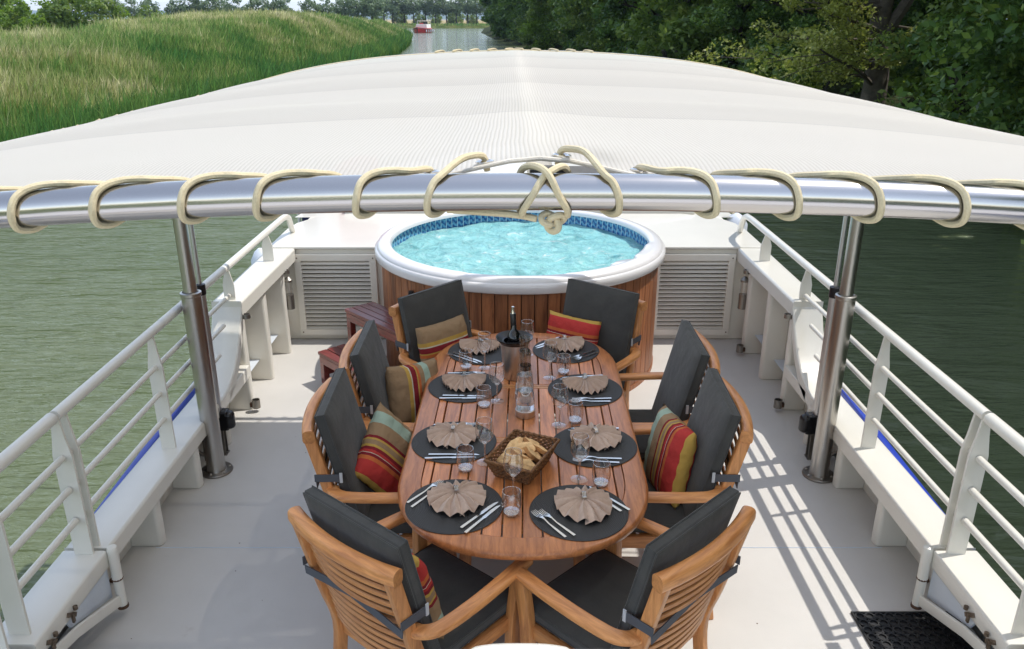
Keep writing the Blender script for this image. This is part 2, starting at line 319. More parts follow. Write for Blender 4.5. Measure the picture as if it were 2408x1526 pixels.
def grass_ground(name, cols, scale=0.25):
    m, nt, out = new_mat(name)
    p = N(nt, 'BsdfPrincipled'); p.inputs['Roughness'].default_value = 0.9; p.inputs['Specular IOR Level'].default_value = 0.1
    co = mapping(nt, (1,1,1))
    n = N(nt, 'TexNoise', i_Scale=scale, i_Detail=8.0, i_Roughness=0.7); nt.links.new(co, n.inputs[0])
    c = ramp(nt, n.outputs[0], cols); nt.links.new(c.outputs[0], p.inputs['Base Color'])
    n2 = N(nt, 'TexNoise', i_Scale=6.0, i_Detail=6.0); nt.links.new(co, n2.inputs[0])
    nt.links.new(bump(nt, n2.outputs[0], 1.0, 0.3), p.inputs['Normal'])
    nt.links.new(p.outputs[0], out.inputs[0])
grass_ground('bank_ground', [(0.3, (0.04, 0.08, 0.018)), (0.5, (0.1, 0.13, 0.035)), (0.7, (0.2, 0.19, 0.075))])
grass_ground('field_ground', [(0.3, (0.3, 0.22, 0.1)), (0.5, (0.4, 0.3, 0.14)), (0.7, (0.2, 0.24, 0.08))], 0.01)
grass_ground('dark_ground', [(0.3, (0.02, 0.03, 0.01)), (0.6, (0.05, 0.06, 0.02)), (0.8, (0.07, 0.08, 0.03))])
grass_ground('hill_ground', [(0.3, (0.06, 0.1, 0.06)), (0.6, (0.1, 0.14, 0.08))], 0.003)

def make_blades():
    m, nt, out = new_mat('grass_blades')
    g = N(nt, 'NewGeometry'); tc = N(nt, 'TexCoord')
    sx = N(nt, 'SeparateXYZ'); nt.links.new(tc.outputs['UV'], sx.inputs[0])       # u: dryness of the tuft, v: height on the blade
    r1 = ramp(nt, sx.outputs[0], [(0.0, (0.075, 0.21, 0.05)), (0.35, (0.21, 0.33, 0.075)), (0.65, (0.44, 0.45, 0.17)), (1.0, (0.78, 0.70, 0.42))])
    hv = N(nt, 'HueSaturation'); mr = N(nt, 'MapRange'); mr.inputs['To Min'].default_value = 0.6; mr.inputs['To Max'].default_value = 1.45
    nt.links.new(g.outputs['Random Per Island'], mr.inputs[0]); nt.links.new(mr.outputs[0], hv.inputs['Value']); nt.links.new(r1.outputs[0], hv.inputs['Color'])
    p = N(nt, 'BsdfPrincipled'); p.inputs['Roughness'].default_value = 0.5; p.inputs['Specular IOR Level'].default_value = 0.3
    nt.links.new(hv.outputs[0], p.inputs['Base Color'])
    tl = N(nt, 'BsdfTranslucent'); nt.links.new(hv.outputs[0], tl.inputs[0])
    mx = N(nt, 'MixShader'); mx.inputs[0].default_value = 0.5; nt.links.new(p.outputs[0], mx.inputs[1]); nt.links.new(tl.outputs[0], mx.inputs[2])
    nt.links.new(mx.outputs[0], out.inputs[0])
make_blades()

def make_wicker():
    m, nt, out = new_mat('wicker')
    p = N(nt, 'BsdfPrincipled'); p.inputs['Roughness'].default_value = 0.65
    co = mapping(nt, (1,1,1))
    w = N(nt, 'TexNoise', i_Scale=90.0, i_Detail=3.0); nt.links.new(co, w.inputs[0])
    c = ramp(nt, w.outputs[0], [(0.3, (0.07, 0.028, 0.01)), (0.7, (0.3, 0.14, 0.05))]); nt.links.new(c.outputs[0], p.inputs['Base Color'])
    nt.links.new(bump(nt, w.outputs[0], 0.5, 0.004), p.inputs['Normal'])
    nt.links.new(p.outputs[0], out.inputs[0])
make_wicker()

# ---------------------------------------------------------------- mesh building helpers
class MB:
    def __init__(s): s.v = []; s.f = []; s.uv = {}
    def add(s, vs, fs):
        o = len(s.v); s.v += [tuple(v) for v in vs]; s.f += [tuple(i+o for i in f) for f in fs]
    def box(s, c, size, rot=None, taper=None):
        hx, hy, hz = size[0]/2, size[1]/2, size[2]/2
        vs = [Vector((x, y, z)) for z in (-hz, hz) for y in (-hy, hy) for x in (-hx, hx)]
        if taper:
            for v in vs:
                if v.z > 0: v.x *= taper; v.y *= taper
        if rot is not None: vs = [rot @ v for v in vs]
        vs = [v + Vector(c) for v in vs]
        s.add(vs, [(0,2,3,1), (4,5,7,6), (0,1,5,4), (2,6,7,3), (0,4,6,2), (1,3,7,5)])
    def sweep(s, path, prof, up=(0,0,1), closed=False, scales=None):
        P = [Vector(p) for p in path]; n = len(P); k = len(prof); up = Vector(up); vs = []
        for i, p in enumerate(P):
            if closed: t = P[(i+1) % n] - P[i-1]
            else: t = P[min(i+1, n-1)] - P[max(i-1, 0)]
            t.normalize()
            side = t.cross(up)
            if side.length < 1e-4: side = t.cross(Vector((0, 1, 0)))
            side.normalize(); u2 = side.cross(t).normalized()
            sc = scales[i] if scales else 1
            for a, b in prof: vs.append(p + side*(a*sc) + u2*(b*sc))
        fs = []
        for i in range(n if closed else n-1):
            j = (i+1) % n
            for q in range(k):
                r = (q+1) % k
                fs.append((i*k+q, i*k+r, j*k+r, j*k+q))
        if not closed:
            fs.append(tuple(range(k-1, -1, -1))); fs.append(tuple((n-1)*k+q for q in range(k)))
        s.add(vs, fs)
    def tube(s, path, r, n=10, closed=False, radii=None):
        # parallel transport frame
        P = [Vector(p) for p in path]; m = len(P); vs = []; nrm = None
        for i, p in enumerate(P):
            if closed: t = P[(i+1) % m] - P[i-1]
            else: t = P[min(i+1, m-1)] - P[max(i-1, 0)]
            if t.length < 1e-9: t = Vector((0,0,1))
            t.normalize()
            if nrm is None:
                nrm = t.orthogonal().normalized()
            else:
                nrm = nrm - t*nrm.dot(t)
                if nrm.length < 1e-6: nrm = t.orthogonal()
                nrm.normalize()
            b = t.cross(nrm); rr = radii[i] if radii else r
            for q in range(n):
                a = 2*math.pi*q/n; vs.append(p + (nrm*math.cos(a) + b*math.sin(a))*rr)
        fs = []
        for i in range(m if closed else m-1):
            j = (i+1) % m
            for q in range(n): fs.append((i*n+q, i*n+(q+1) % n, j*n+(q+1) % n, j*n+q))
        if not closed:
            fs.append(tuple(range(n-1, -1, -1))); fs.append(tuple((m-1)*n+q for q in range(n)))
        s.add(vs, fs)
    def lathe(s, prof, c=(0,0,0), n=32, closed=False):
        vs = []; k = len(prof)
        for i in range(n):
            a = 2*math.pi*i/n
            for r, z in prof: vs.append((c[0]+r*math.cos(a), c[1]+r*math.sin(a), c[2]+z))
        fs = []
        for i in range(n):
            j = (i+1) % n
            for q in range(k if closed else k-1):
                w = (q+1) % k
                fs.append((i*k+q, j*k+q, j*k+w, i*k+w))
        s.add(vs, fs)
    def prism(s, pts, z0, z1):
        n = len(pts)
        s.add([(x, y, z0) for x, y in pts] + [(x, y, z1) for x, y in pts],
              [tuple(range(n-1, -1, -1)), tuple(range(n, 2*n))] + [(i, (i+1) % n, n+(i+1) % n, n+i) for i in range(n)])
    def prism3(s, pts, vec):
        n = len(pts); v = Vector(vec)
        s.add([Vector(p) for p in pts] + [Vector(p)+v for p in pts],
              [tuple(range(n-1, -1, -1)), tuple(range(n, 2*n))] + [(i, (i+1) % n, n+(i+1) % n, n+i) for i in range(n)])
    def grid(s, rows):
        n = len(rows); k = len(rows[0]); vs = [v for r in rows for v in r]
        s.add(vs, [(i*k+j, i*k+j+1, (i+1)*k+j+1, (i+1)*k+j) for i in range(n-1) for j in range(k-1)])
    def mesh(s, name, mat=None, smooth=40, fix=True):
        me = bpy.data.meshes.new(name); me.from_pydata(s.v, [], s.f)
        if fix:
            bm = bmesh.new(); bm.from_mesh(me); bmesh.ops.recalc_face_normals(bm, faces=bm.faces); bm.to_mesh(me); bm.free()
        if smooth:
            me.polygons.foreach_set('use_smooth', [True]*len(me.polygons))
            me.set_sharp_from_angle(angle=R(smooth))
        if mat: me.materials.append(MATS[mat])
        me.update(); return me
    def build(s, name, mat, parent=None, bevel=0, smooth=40, seg=2, fix=True):
        o = bpy.data.objects.new(name, s.mesh(name, mat, smooth, fix)); C.objects.link(o)
        if parent: o.parent = parent
        if bevel:
            b = o.modifiers.new('bevel', 'BEVEL'); b.width = bevel; b.segments = seg; b.limit_method = 'ANGLE'; b.angle_limit = R(35)
            b.harden_normals = False
        return o
def tag(o, label, cat, group=None):
    o['label'] = label; o['category'] = cat
    if group: o['group'] = group
    return o
def thing(name, label, cat, loc=(0,0,0), rz=0, group=None, scale=1):
    o = bpy.data.objects.new(name, None); C.objects.link(o); o.empty_display_size = 0.2
    o.location = loc; o.rotation_euler = (0, 0, rz); o.scale = (scale,)*3
    return tag(o, label, cat, group)
def struct(o, kind='structure'): o['kind'] = kind; return o
def copy_tree(o, parent=None):
    c = o.copy(); C.objects.link(c)
    if parent: c.parent = parent
    for ch in list(o.children): copy_tree(ch, c)
    return c
def circ(r, n=10, sx=1, sy=1): return [(r*sx*math.cos(2*math.pi*i/n), r*sy*math.sin(2*math.pi*i/n)) for i in range(n)]
def rrect(w, h, r, n=3):
    pts = []
    for cx, cy, a0 in ((w/2-r, h/2-r, 0), (-w/2+r, h/2-r, 90), (-w/2+r, -h/2+r, 180), (w/2-r, -h/2+r, 270)):
        for i in range(n+1):
            a = R(a0 + 90*i/n); pts.append((cx+r*math.cos(a), cy+r*math.sin(a)))
    return pts
def smooth_path(pts, sub=6, closed=False):
    P = [Vector(p) for p in pts]; n = len(P); out = []
    for i in range(n if closed else n-1):
        if closed: p0, p1, p2, p3 = P[i-1], P[i], P[(i+1) % n], P[(i+2) % n]
        else: p0, p1, p2, p3 = P[max(i-1, 0)], P[i], P[i+1], P[min(i+2, n-1)]
        for k in range(sub):
            t = k/sub
            out.append(0.5*((2*p1) + (p2-p0)*t + (2*p0-5*p1+4*p2-p3)*t*t + (3*p1-p0-3*p2+p3)*t**3))
    if not closed: out.append(P[-1])
    return out
def sst(t): t = max(0, min(1, t)); return t*t*(3-2*t)
def interp(x, tab):
    if x <= tab[0][0]: return tab[0][1]
    for (a, va), (b, vb) in zip(tab, tab[1:]):
        if x <= b: return va + (vb-va)*(x-a)/(b-a)
    return tab[-1][1]

# ================================================================ THE CANAL AND ITS BANKS
WZ = -1.1
XC = 0.035
mb = MB(); mb.grid([[(-4000, -60, WZ), (4000, -60, WZ)], [(-4000, 900, WZ), (4000, 900, WZ)]])
struct(mb.build('canal_water', 'canal_water', smooth=0))

LFOOT = [(-40, -12.0), (0, -11.7), (60, -11.5), (91, -12.2), (125, -15), (162, -19), (210, -25), (240, -30), (262, -42)]
LTOP = [(-40, 1.0), (20, 1.0), (37, 1.15), (46.5, 1.25), (54, 1.5), (63, 1.95), (71, 2.35), (81, 2.5), (105, 2.35), (118, 2.1), (137, 1.75), (160, 1.9), (210, 1.5), (262, 0.6)]
def nz(x, y, s):                                          # cheap smooth noise
    return (math.sin(x*1.7*s+1.3)*math.cos(y*1.3*s+0.4) + 0.5*math.sin(x*3.9*s-y*2.7*s+2.1) + 0.3*math.cos(y*6.1*s+x*5.3*s))/1.8
def left_h(Y, d):
    T = interp(Y, LTOP)
    if d <= 0: return WZ + d*0.6
    up = sst(min(1, d/9.0)**0.75)
    h = WZ + (T - WZ)*up
    if d > 12: h = T + (0.35 - T)*sst((d-12)/30)
    return h + (0.16*nz(d, Y, 0.35) + 0.16*nz(d*0.7+3, Y*0.4, 0.8))*min(1, d/3)
def left_p(Y, d): return (interp(Y, LFOOT) - d, Y, left_h(Y, d))
ds = [-2, -0.6, 0, 0.4, 0.9, 1.5, 2.2, 3, 4, 5, 6, 7, 8, 9, 10.5, 12, 14, 17, 20, 25, 31, 38, 46, 70, 120, 300, 900]
ys = [-40, -20, -5] + [0 + 3*i for i in range(41)] + [125 + 6*i for i in range(23)] + [262]
mb = MB(); mb.grid([[left_p(y, d) for d in ds] for y in ys])
struct(mb.build('grassy_bank', 'bank_ground', smooth=180))

RFOOT = [(-40, 10.5), (5, 10.2), (20, 9.6), (60, 6.6), (114, 2.2), (173, -4.6), (250, -9), (373, -12), (390, -12)]
mb = MB()
rds = [-2, -0.5, 0, 0.5, 1.2, 2.2, 4, 8, 15, 30, 80, 400]
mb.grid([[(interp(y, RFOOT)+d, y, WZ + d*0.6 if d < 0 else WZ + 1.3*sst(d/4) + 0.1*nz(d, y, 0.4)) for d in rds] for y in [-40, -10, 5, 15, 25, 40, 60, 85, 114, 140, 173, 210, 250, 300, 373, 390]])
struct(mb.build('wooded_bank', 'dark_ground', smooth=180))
mb = MB()
mb.grid([[(x, 373 + dy + 4*math.sin(x*0.02) + abs(x+12)*0.06, z) for x in range(-700, 420, 28)] for dy, z in ((-4, -1.8), (0, -1.0), (2, -0.2), (5, 0.5), (9, 0.7), (30, 0.3))])
struct(mb.build('far_bank', 'bank_ground', smooth=180))
mb = MB(); mb.grid([[(x, y, 0.05 if y < 6000 else 5) for x in (-9000, -3000, -900, -300, 0, 300, 900, 3000, 9000)] for y in (395, 700, 1500, 3000, 9000)])
struct(mb.build('plain', 'field_ground', smooth=180))
mb = MB()
rows = []
for k, (dy, hf) in enumerate(((0, 0), (300, 0.35), (700, 0.8), (1100, 1.0), (1700, 0.7), (2500, 0))):
    rows.append([(x, 4600+dy, 2 + hf*(78 + 34*math.sin(x*0.0011+0.6) + 16*math.sin(x*0.0031+2) + 7*math.sin(x*0.009))) for x in range(-7000, 7001, 200)])
mb.grid(rows); struct(mb.build('hills', 'hill_ground', smooth=180))

# ---- tall grass: blades as one uncountable stuff mesh
def blades(seed, count, pts_fn, name):
    rng = np.random.default_rng(seed)
    V = np.zeros((count*5, 3), np.float32); UV = np.zeros((count, 2), np.float32)
    for i in range(count):
        x, y, z, h, w, dry = pts_fn(rng)
        a = rng.uniform(0, math.pi); dx, dy = math.cos(a)*w/2, math.sin(a)*w/2
        lx, ly = rng.normal(0.12, 0.22)*h, rng.normal(0, 0.2)*h
        V[i*5+0] = (x-dx, y-dy, z-0.1); V[i*5+1] = (x+dx, y+dy, z-0.1)
        V[i*5+2] = (x+dx*0.8+lx*0.35, y+dy*0.8+ly*0.35, z+h*0.6); V[i*5+3] = (x-dx*0.8+lx*0.35, y-dy*0.8+ly*0.35, z+h*0.6)
        V[i*5+4] = (x+lx, y+ly, z+h); UV[i] = (dry, 0)
    me = bpy.data.meshes.new(name)
    nl = count*7
    me.vertices.add(count*5); me.vertices.foreach_set('co', V.ravel())
    me.loops.add(nl); me.polygons.add(count*2)
    base = np.arange(count)[:, None]*5
    li = np.concatenate([base + np.array([[0, 1, 2, 3]]), base + np.array([[3, 2, 4]])], axis=1).ravel()
    me.loops.foreach_set('vertex_index', li.astype(np.int32))
    ls = (np.arange(count)[:, None]*7 + np.array([[0, 4]])).ravel()
    me.polygons.foreach_set('loop_start', ls.astype(np.int32))
    me.update(calc_edges=True); me.validate()
    uvl = me.uv_layers.new(name='uv')
    uvl.data.foreach_set('uv', np.repeat(UV, 7, axis=0).ravel().astype(np.float32))
    me.materials.append(MATS['grass_blades'])
    o = bpy.data.objects.new(name, me); C.objects.link(o); return o
def left_grass(rng):
    while True:
        Y = 6 + 150*rng.random()**1.5; d = 17*rng.random()
        if Y < 45 and d > 0.2: break
        if Y >= 45: break
    x, y, z = left_p(Y, d)
    dry = 0.40 + 0.32*nz(x, y, 0.09) + 0.25*nz(x, y, 0.4) + 0.2*sst((d-4)/7) + rng.normal(0, 0.13)
    if d < 2.0: dry *= 0.35
    dry += 0.22*nz(x*0.6, y*0.35, 1.3)
    h = (0.40 + 0.35*rng.random() + (0.25 if d < 1.5 else 0))*(1.0 if rng.random() < 0.93 else 1.5)
    w = 0.013 + 0.0009*Y
    if d < 1.2 and rng.random() < 0.12: h *= 1.7
    return x, y, z, h, w, min(0.98, max(0.02, dry))
g = blades(3, 210000, left_grass, 'tall_grass'); struct(g, 'stuff'); g['label'] = 'tall green and straw coloured meadow grass covering the left bank'; g['category'] = 'grass'
def far_grass(rng):
    if rng.random() < 0.5:
        Y = 150 + 105*rng.random(); d = 7*rng.random(); x, y, z = left_p(Y, d); w = 0.2
    else:
        x = -330 + 330*rng.random(); y = 373 + 4*math.sin(x*0.02) + abs(x+12)*0.06 + 9*rng.random(); z = 0.0; w = 0.35
    return x, y, z, 0.7+0.5*rng.random(), w, min(0.98, max(0.02, 0.35+0.4*nz(x, y, 0.1)+rng.normal(0, 0.12)))
g = blades(4, 9000, far_grass, 'reeds'); struct(g, 'stuff'); g['label'] = 'green reeds and grass on the far bank at the bend'; g['category'] = 'reeds'

# ---- trees
def leaf_cloud(rng, centres, radii, counts, size, squash=0.8, droop=0.0):
    """leaf quads gathered in clumps; returns verts, faces arrays"""
    P = []
    for c, r, n in zip(centres, radii, counts):
        v = rng.normal(size=(n, 3)); v /= np.linalg.norm(v, axis=1)[:, None]
        rr = r*(0.55 + 0.5*rng.random(n)**0.6)
        v *= rr[:, None]; v[:, 2] *= squash
        v[:, 2] -= droop*np.hypot(v[:, 0], v[:, 1])
        P.append(v + np.array(c))
    P = np.concatenate(P); n = len(P)
    nrm = rng.normal(size=(n, 3)); nrm[:, 2] = np.abs(nrm[:, 2])+0.35; nrm /= np.linalg.norm(nrm, axis=1)[:, None]
    t = np.cross(nrm, rng.normal(size=(n, 3))); t /= np.linalg.norm(t, axis=1)[:, None]
    b = np.cross(nrm, t); s = size*(0.6+0.8*rng.random(n))[:, None]
    V = np.stack([P - t*s*0.55, P + b*s*0.3, P + t*s*0.55, P - b*s*0.3], axis=1).reshape(-1, 3)
    return V
def leaf_mesh(name, V, mat):
    n = len(V)//4; me = bpy.data.meshes.new(name)
    me.vertices.add(len(V)); me.vertices.foreach_set('co', V.astype(np.float32).ravel())
    me.loops.add(n*4); me.loops.foreach_set('vertex_index', np.arange(n*4, dtype=np.int32))
    me.polygons.add(n); me.polygons.foreach_set('loop_start', np.arange(0, n*4, 4, dtype=np.int32))
    me.update(calc_edges=True); me.materials.append(MATS[mat]); return me
def crown_mesh(name, seed, rx, rz, z0, clumps, per, size, mat, clump_r=(0.16, 0.34), low=0.0, core=0.35):
    """ellipsoid crown of centre height z0, half-height rz, radius rx"""
    rng = np.random.default_rng(seed); cs = []; rs = []; ns = []
    for i in range(clumps):
        v = rng.normal(size=3); v /= np.linalg.norm(v); r = (core + (1-core)*rng.random()**0.5)
        if rng.random() < low: v[2] = -abs(v[2])
        k = 1 + 0.22*math.sin(3*math.atan2(v[1], v[0])+seed) + 0.12*math.sin(7*v[2]+seed)
        c = (v[0]*rx*r*k, v[1]*rx*r*k, z0 + v[2]*rz*r)
        cr = rx*rng.uniform(*clump_r); cs.append(c); rs.append(cr); ns.append(max(4, int(per*rng.uniform(0.5, 1.4))))
    return leaf_mesh(name, leaf_cloud(rng, cs, rs, ns, size), mat)
def trunk_mesh(seed, h, r, limbs, spread, mat='bark', up=0.55, lean=0.0, zfirst=0.3, twigs=2):
    rr = random.Random(seed); mb = MB()
    path = [(lean*(i/6)**1.5 + 0.12*rr.uniform(-1, 1)*(i > 0), 0.12*rr.uniform(-1, 1)*(i > 0), h*i/6) for i in range(7)]
    P = smooth_path(path, 3); mb.tube(P, r, 8, radii=[r*(1.15-0.9*i/(len(P)-1)) for i in range(len(P))])
    for k in range(limbs):
        f = zfirst + (1-zfirst)*k/max(1, limbs); b = P[int(f*(len(P)-1))]
        a = k*2.4 + rr.uniform(-0.4, 0.4); L = spread*(1.05-0.5*f)*rr.uniform(0.8, 1.15); d = Vector((math.cos(a), math.sin(a), 0))
        q = [b, b + d*L*0.35 + Vector((0, 0, L*up*0.3)), b + d*L*0.7 + Vector((0.1*L*rr.uniform(-1, 1), 0.1*L*rr.uniform(-1, 1), L*up*0.55)), b + d*L + Vector((0, 0, L*up*rr.uniform(0.6, 0.95)))]
        S = smooth_path(q, 4); r0 = r*(0.55-0.25*f); mb.tube(S, r0, 6, radii=[r0*(1-0.85*i/(len(S)-1)) for i in range(len(S))])
        for t in range(twigs):
            s0 = S[int((0.35+0.25*t)*(len(S)-1))]; a2 = a + rr.choice((-1, 1))*rr.uniform(0.5, 1.1); L2 = L*rr.uniform(0.3, 0.5)
            e = s0 + Vector((math.cos(a2)*L2, math.sin(a2)*L2, L2*rr.uniform(0.0, 0.7)))
            m2 = (s0+e)/2 + Vector((0, 0, 0.06*L2)); mb.tube([s0, m2, e], r0*0.35, 5, radii=[r0*0.4, r0*0.28, r0*0.08])
    return mb.mesh('trunk', mat)
def tree(name, label, cat, loc, crown, trunk, group=None, rz=0, scale=1):
    t = thing(name, label, cat, loc, rz, group, scale)
    for nm, me in (('trunk', trunk), ('crown', crown)):
        o = bpy.data.objects.new(nm, me); C.objects.link(o); o.parent = t
    return t
# crowns of the dense right-hand trees: fine leaves low down (seen), coarser high up (shade and reflection)
def dense_crown(name, seed, rx, hz, zlow, fine, size, mat, top_n=9000):
    rng = np.random.default_rng(seed); cs = []; rs = []; ns = []
    nc = 150
    for i in range(nc):
        a = rng.uniform(0, 2*math.pi); r = rx*(0.5 + 0.5*rng.random()**0.5)*(1+0.2*math.sin(3*a+seed)); z = zlow + 5.6*rng.random()
        rr_ = r*(0.72+0.28*min(1, (z-zlow)/2.5))
        cs.append((rr_*math.cos(a), rr_*math.sin(a), z)); rs.append(rng.uniform(0.45, 1.0)); ns.append(int(fine/nc*rng.uniform(0.5, 1.5)))
    V1 = leaf_cloud(rng, cs, rs, ns, size, 0.6, 0.25)
    cs = []; rs = []; ns = []
    for i in range(110):
        a = rng.uniform(0, 2*math.pi); t = rng.random(); z = zlow + 5 + (hz-5)*t
        r = rx*(1-t**2.2)*(0.3+0.7*rng.random()**0.5)
        cs.append((r*math.cos(a), r*math.sin(a), z)); rs.append(rng.uniform(0.9, 1.8)); ns.append(int(top_n/110))
    V2 = leaf_cloud(rng, cs, rs, ns, max(0.5, size*1.6), 0.8)
    return leaf_mesh(name, np.concatenate([V1, V2]), mat)
tk1 = trunk_mesh(1, 11, 0.28, 9, 4.2, 'bark_dark'); tk2 = trunk_mesh(2, 12, 0.3, 8, 4.5, 'bark_dark', zfirst=0.18)
near_a = dense_crown('crown', 11, 5.0, 19.5, 0.1, 34000, 0.17, 'leaves_dark')
near_b = dense_crown('crown', 12, 4.8, 18.5, 0.0, 34000, 0.16, 'leaves_bush')
mid_a = dense_crown('crown', 13, 4.6, 15, 0.0, 13000, 0.32, 'leaves_dark')
mid_b = dense_crown('crown', 14, 4.8, 14, 0.0, 13000, 0.3, 'leaves_bush')
far_a = dense_crown('crown', 15, 5.2, 14, 0.0, 5200, 0.55, 'leaves_dark')
GR = 'dense trees crowding the right bank'
RT = [ # x, y, mesh, trunk, scale, rz
 (12.8, 15.5, near_a, tk1, 1.0, 0.3, 'dark leafy tree nearest the barge at the right picture edge'),
 (15.2, 21.0, near_b, tk2, 1.0, 1.9, 'green leafy tree between the nearest dark tree and the pale open tree'),
 (14.0, 8.5, near_b, tk1, 1.0, 4.0, 'leafy tree overhanging the dark water right beside the barge rail'),
 (14.2, 36.5, near_a, tk2, 1.05, 2.2, 'dark leafy tree just behind and left of the pale open tree'),
 (12.0, 46.0, mid_b, tk1, 1.0, 0.9, 'tall mid green tree second behind the pale open tree'),
 (11.2, 57.0, mid_a, tk2, 1.1, 3.0, 'dark tree over the middle of the canopy top, right bank'),
 (10.0, 70.0, mid_b, tk1, 1.05, 5.2, 'mid green tree farther along the right bank before the bushes'),
 (8.8, 84.0, mid_a, tk2, 1.0, 1.4, 'dark tree in the right bank row just right of the canopy crest'),
 (7.6, 99.0, mid_b, tk1, 1.05, 2.7, 'green tree in the right bank row above the canopy crest'),
 (6.2, 114.0, mid_a, tk2, 1.1, 0.2, 'dark rounded tree next to the last one at the open water'),
 (4.4, 131.0, far_a, tk1, 1.1, 3.9, 'dark tree third from the open water in the right row'),
 (2.6, 148.0, far_a, tk2, 1.1, 1.1, 'dark tree second from the open water in the right row'),
 (0.4, 168.0, far_a, tk1, 1.15, 0.5, 'dark tree at the end of the row touching the open water'),
]
for x, y, cm, tm, sc, rz, lab in RT: tree('leafy_tree', lab, 'tree', (x, y, -0.3), cm, tm, GR, rz, sc)
for i, (x, y, sc) in enumerate([(14.2, 1.5, 1.15), (14.2, -6, 1.15), (21, 12, 1.1), (23, 24, 1.2), (22, 34, 1.2), (20, 46, 1.2), (19, 58, 1.2), (18, 72, 1.2), (17, 90, 1.3), (15, 110, 1.3), (12, 135, 1.3), (6, 165, 1.3), (4, 195, 1.3), (1, 230, 1.3)]):
    tree('leafy_tree', 'tree in the back row of the right hand wood, seen only through gaps', 'tree', (x, y, -0.2), far_a, tk1, 'back row of the right hand wood', i*1.3, sc)
# the pale open tree with visible branches
def open_tree():
    rr = random.Random(5); mb = MB(); rng = np.random.default_rng(5); cs = []; rs = []; ns = []
    tr = smooth_path([(0, 0, 0), (0.05, 0, 1.2), (-0.05, 0.1, 2.6), (0.15, 0, 4.5), (0.1, 0.1, 7)], 5)
    mb.tube(tr, 0.3, 10, radii=[0.36*(1-0.6*i/(len(tr)-1)) for i in range(len(tr))])
    tr2 = smooth_path([(0.05, 0, 2.2), (0.7, 0.1, 3.3), (1.0, 0.2, 4.6), (1.6, 0.4, 7)], 5)
    mb.tube(tr2, 0.2, 8, radii=[0.18*(1-0.6*i/(len(tr2)-1)) for i in range(len(tr2))])
    limbs = []
    for k in range(30):
        z = 0.9 + 0.2*k; a = math.pi + rr.uniform(-1.5, 1.5) if k % 4 else rr.uniform(0, 6.28)
        L = rr.uniform(2.6, 5.2)*(1-0.03*k); up = rr.uniform(-0.12, 0.35)
        b = Vector((0, 0, z)); d = Vector((math.cos(a), math.sin(a), 0)); s = Vector((-d.y, d.x, 0))*rr.uniform(-0.5, 0.5)
        S = smooth_path([b, b+d*L*0.3+Vector((0, 0, L*up*0.4))+s*0.3, b+d*L*0.65+Vector((0, 0, L*up*0.75))+s*0.2, b+d*L+Vector((0, 0, L*up))+s], 5)
        r0 = rr.uniform(0.035, 0.085); mb.tube(S, r0, 6, radii=[r0*(1-0.85*i/(len(S)-1)) for i in range(len(S))])
        for t in range(5):
            s0 = S[int((0.3+0.16*t)*(len(S)-1))]; a2 = a+rr.choice((-1, 1))*rr.uniform(0.4, 1.2); L2 = L*rr.uniform(0.18, 0.4)
            e = s0+Vector((math.cos(a2)*L2, math.sin(a2)*L2, L2*rr.uniform(-0.3, 0.6)))
            mb.tube([s0, (s0+e)/2+Vector((0, 0, 0.05)), e], 0.015, 4, radii=[0.02, 0.014, 0.005])
            for q in range(3):
                p = s0.lerp(e, 0.4+0.3*q); cs.append(tuple(p)); rs.append(rr.uniform(0.16, 0.42)); ns.append(rr.randint(30, 62))
    tm = mb.mesh('trunk', 'bark'); V = leaf_cloud(rng, cs, rs, ns, 0.1, 0.7, 0.2)
    return leaf_mesh('crown', V, 'leaves_olive'), tm
oc, ot = open_tree()
tree('open_tree', 'pale olive tree with bare grey branches and open foliage leaning over the water', 'tree', (11.4, 26.5, -0.5), oc, ot, scale=1.15)
# bright and dark bushes on the right bank edge
bushm = crown_mesh('foliage', 21, 1.6, 1.5, 1.1, 34, 130, 0.15, 'leaves_bright')
bushd = crown_mesh('foliage', 22, 1.9, 1.5, 1.0, 40, 130, 0.2, 'leaves_bush')
def bush(label, x, y, z, me, sc, rz, group=None, name='bush'):
    t = thing(name, label, 'bush', (x, y, z), rz, group, sc)
    o = bpy.data.objects.new('foliage', me); C.objects.link(o); o.parent = t
    mb = MB()
    for k in range(4): mb.tube([(0, 0, -0.4), (0.3*math.cos(k*1.6), 0.3*math.sin(k*1.6), 0.6), (0.7*math.cos(k*1.6), 0.7*math.sin(k*1.6), 1.4)], 0.04, 5)
    mb.build('stem', 'bark_dark', t); return t
for lab, x, y, z, me, sc, rz in [
    ('sunlit yellow green shrub at the foot of the right hand trees near the crest', 4.4, 100, -1.0, bushm, 2.0, 0),
    ('low grey green shrub at the water below the distant right trees', 3.4, 112, -1.0, bushd, 1.6, 1),
    ('bright green shrub to the right of the pale open tree', 12.4, 22.5, -0.5, bushm, 1.3, 2),
    ('yellow green leafy shrub high at the far right picture edge', 13.4, 17.8, 1.7, bushm, 0.9, 3),
    ('low dark shrub hanging into the water beside the right rail', 10.4, 14.2, -1.6, bushd, 0.9, 4),
    ('dark green shrub under the pale open tree at the water', 10.6, 30, -1.3, bushd, 1.3, 5),
    ('round dark shrub at the water further along the right bank', 8.6, 44, -1.2, bushd, 1.6, 0.5)]:
    bush(lab, x, y, z, me, sc, rz)
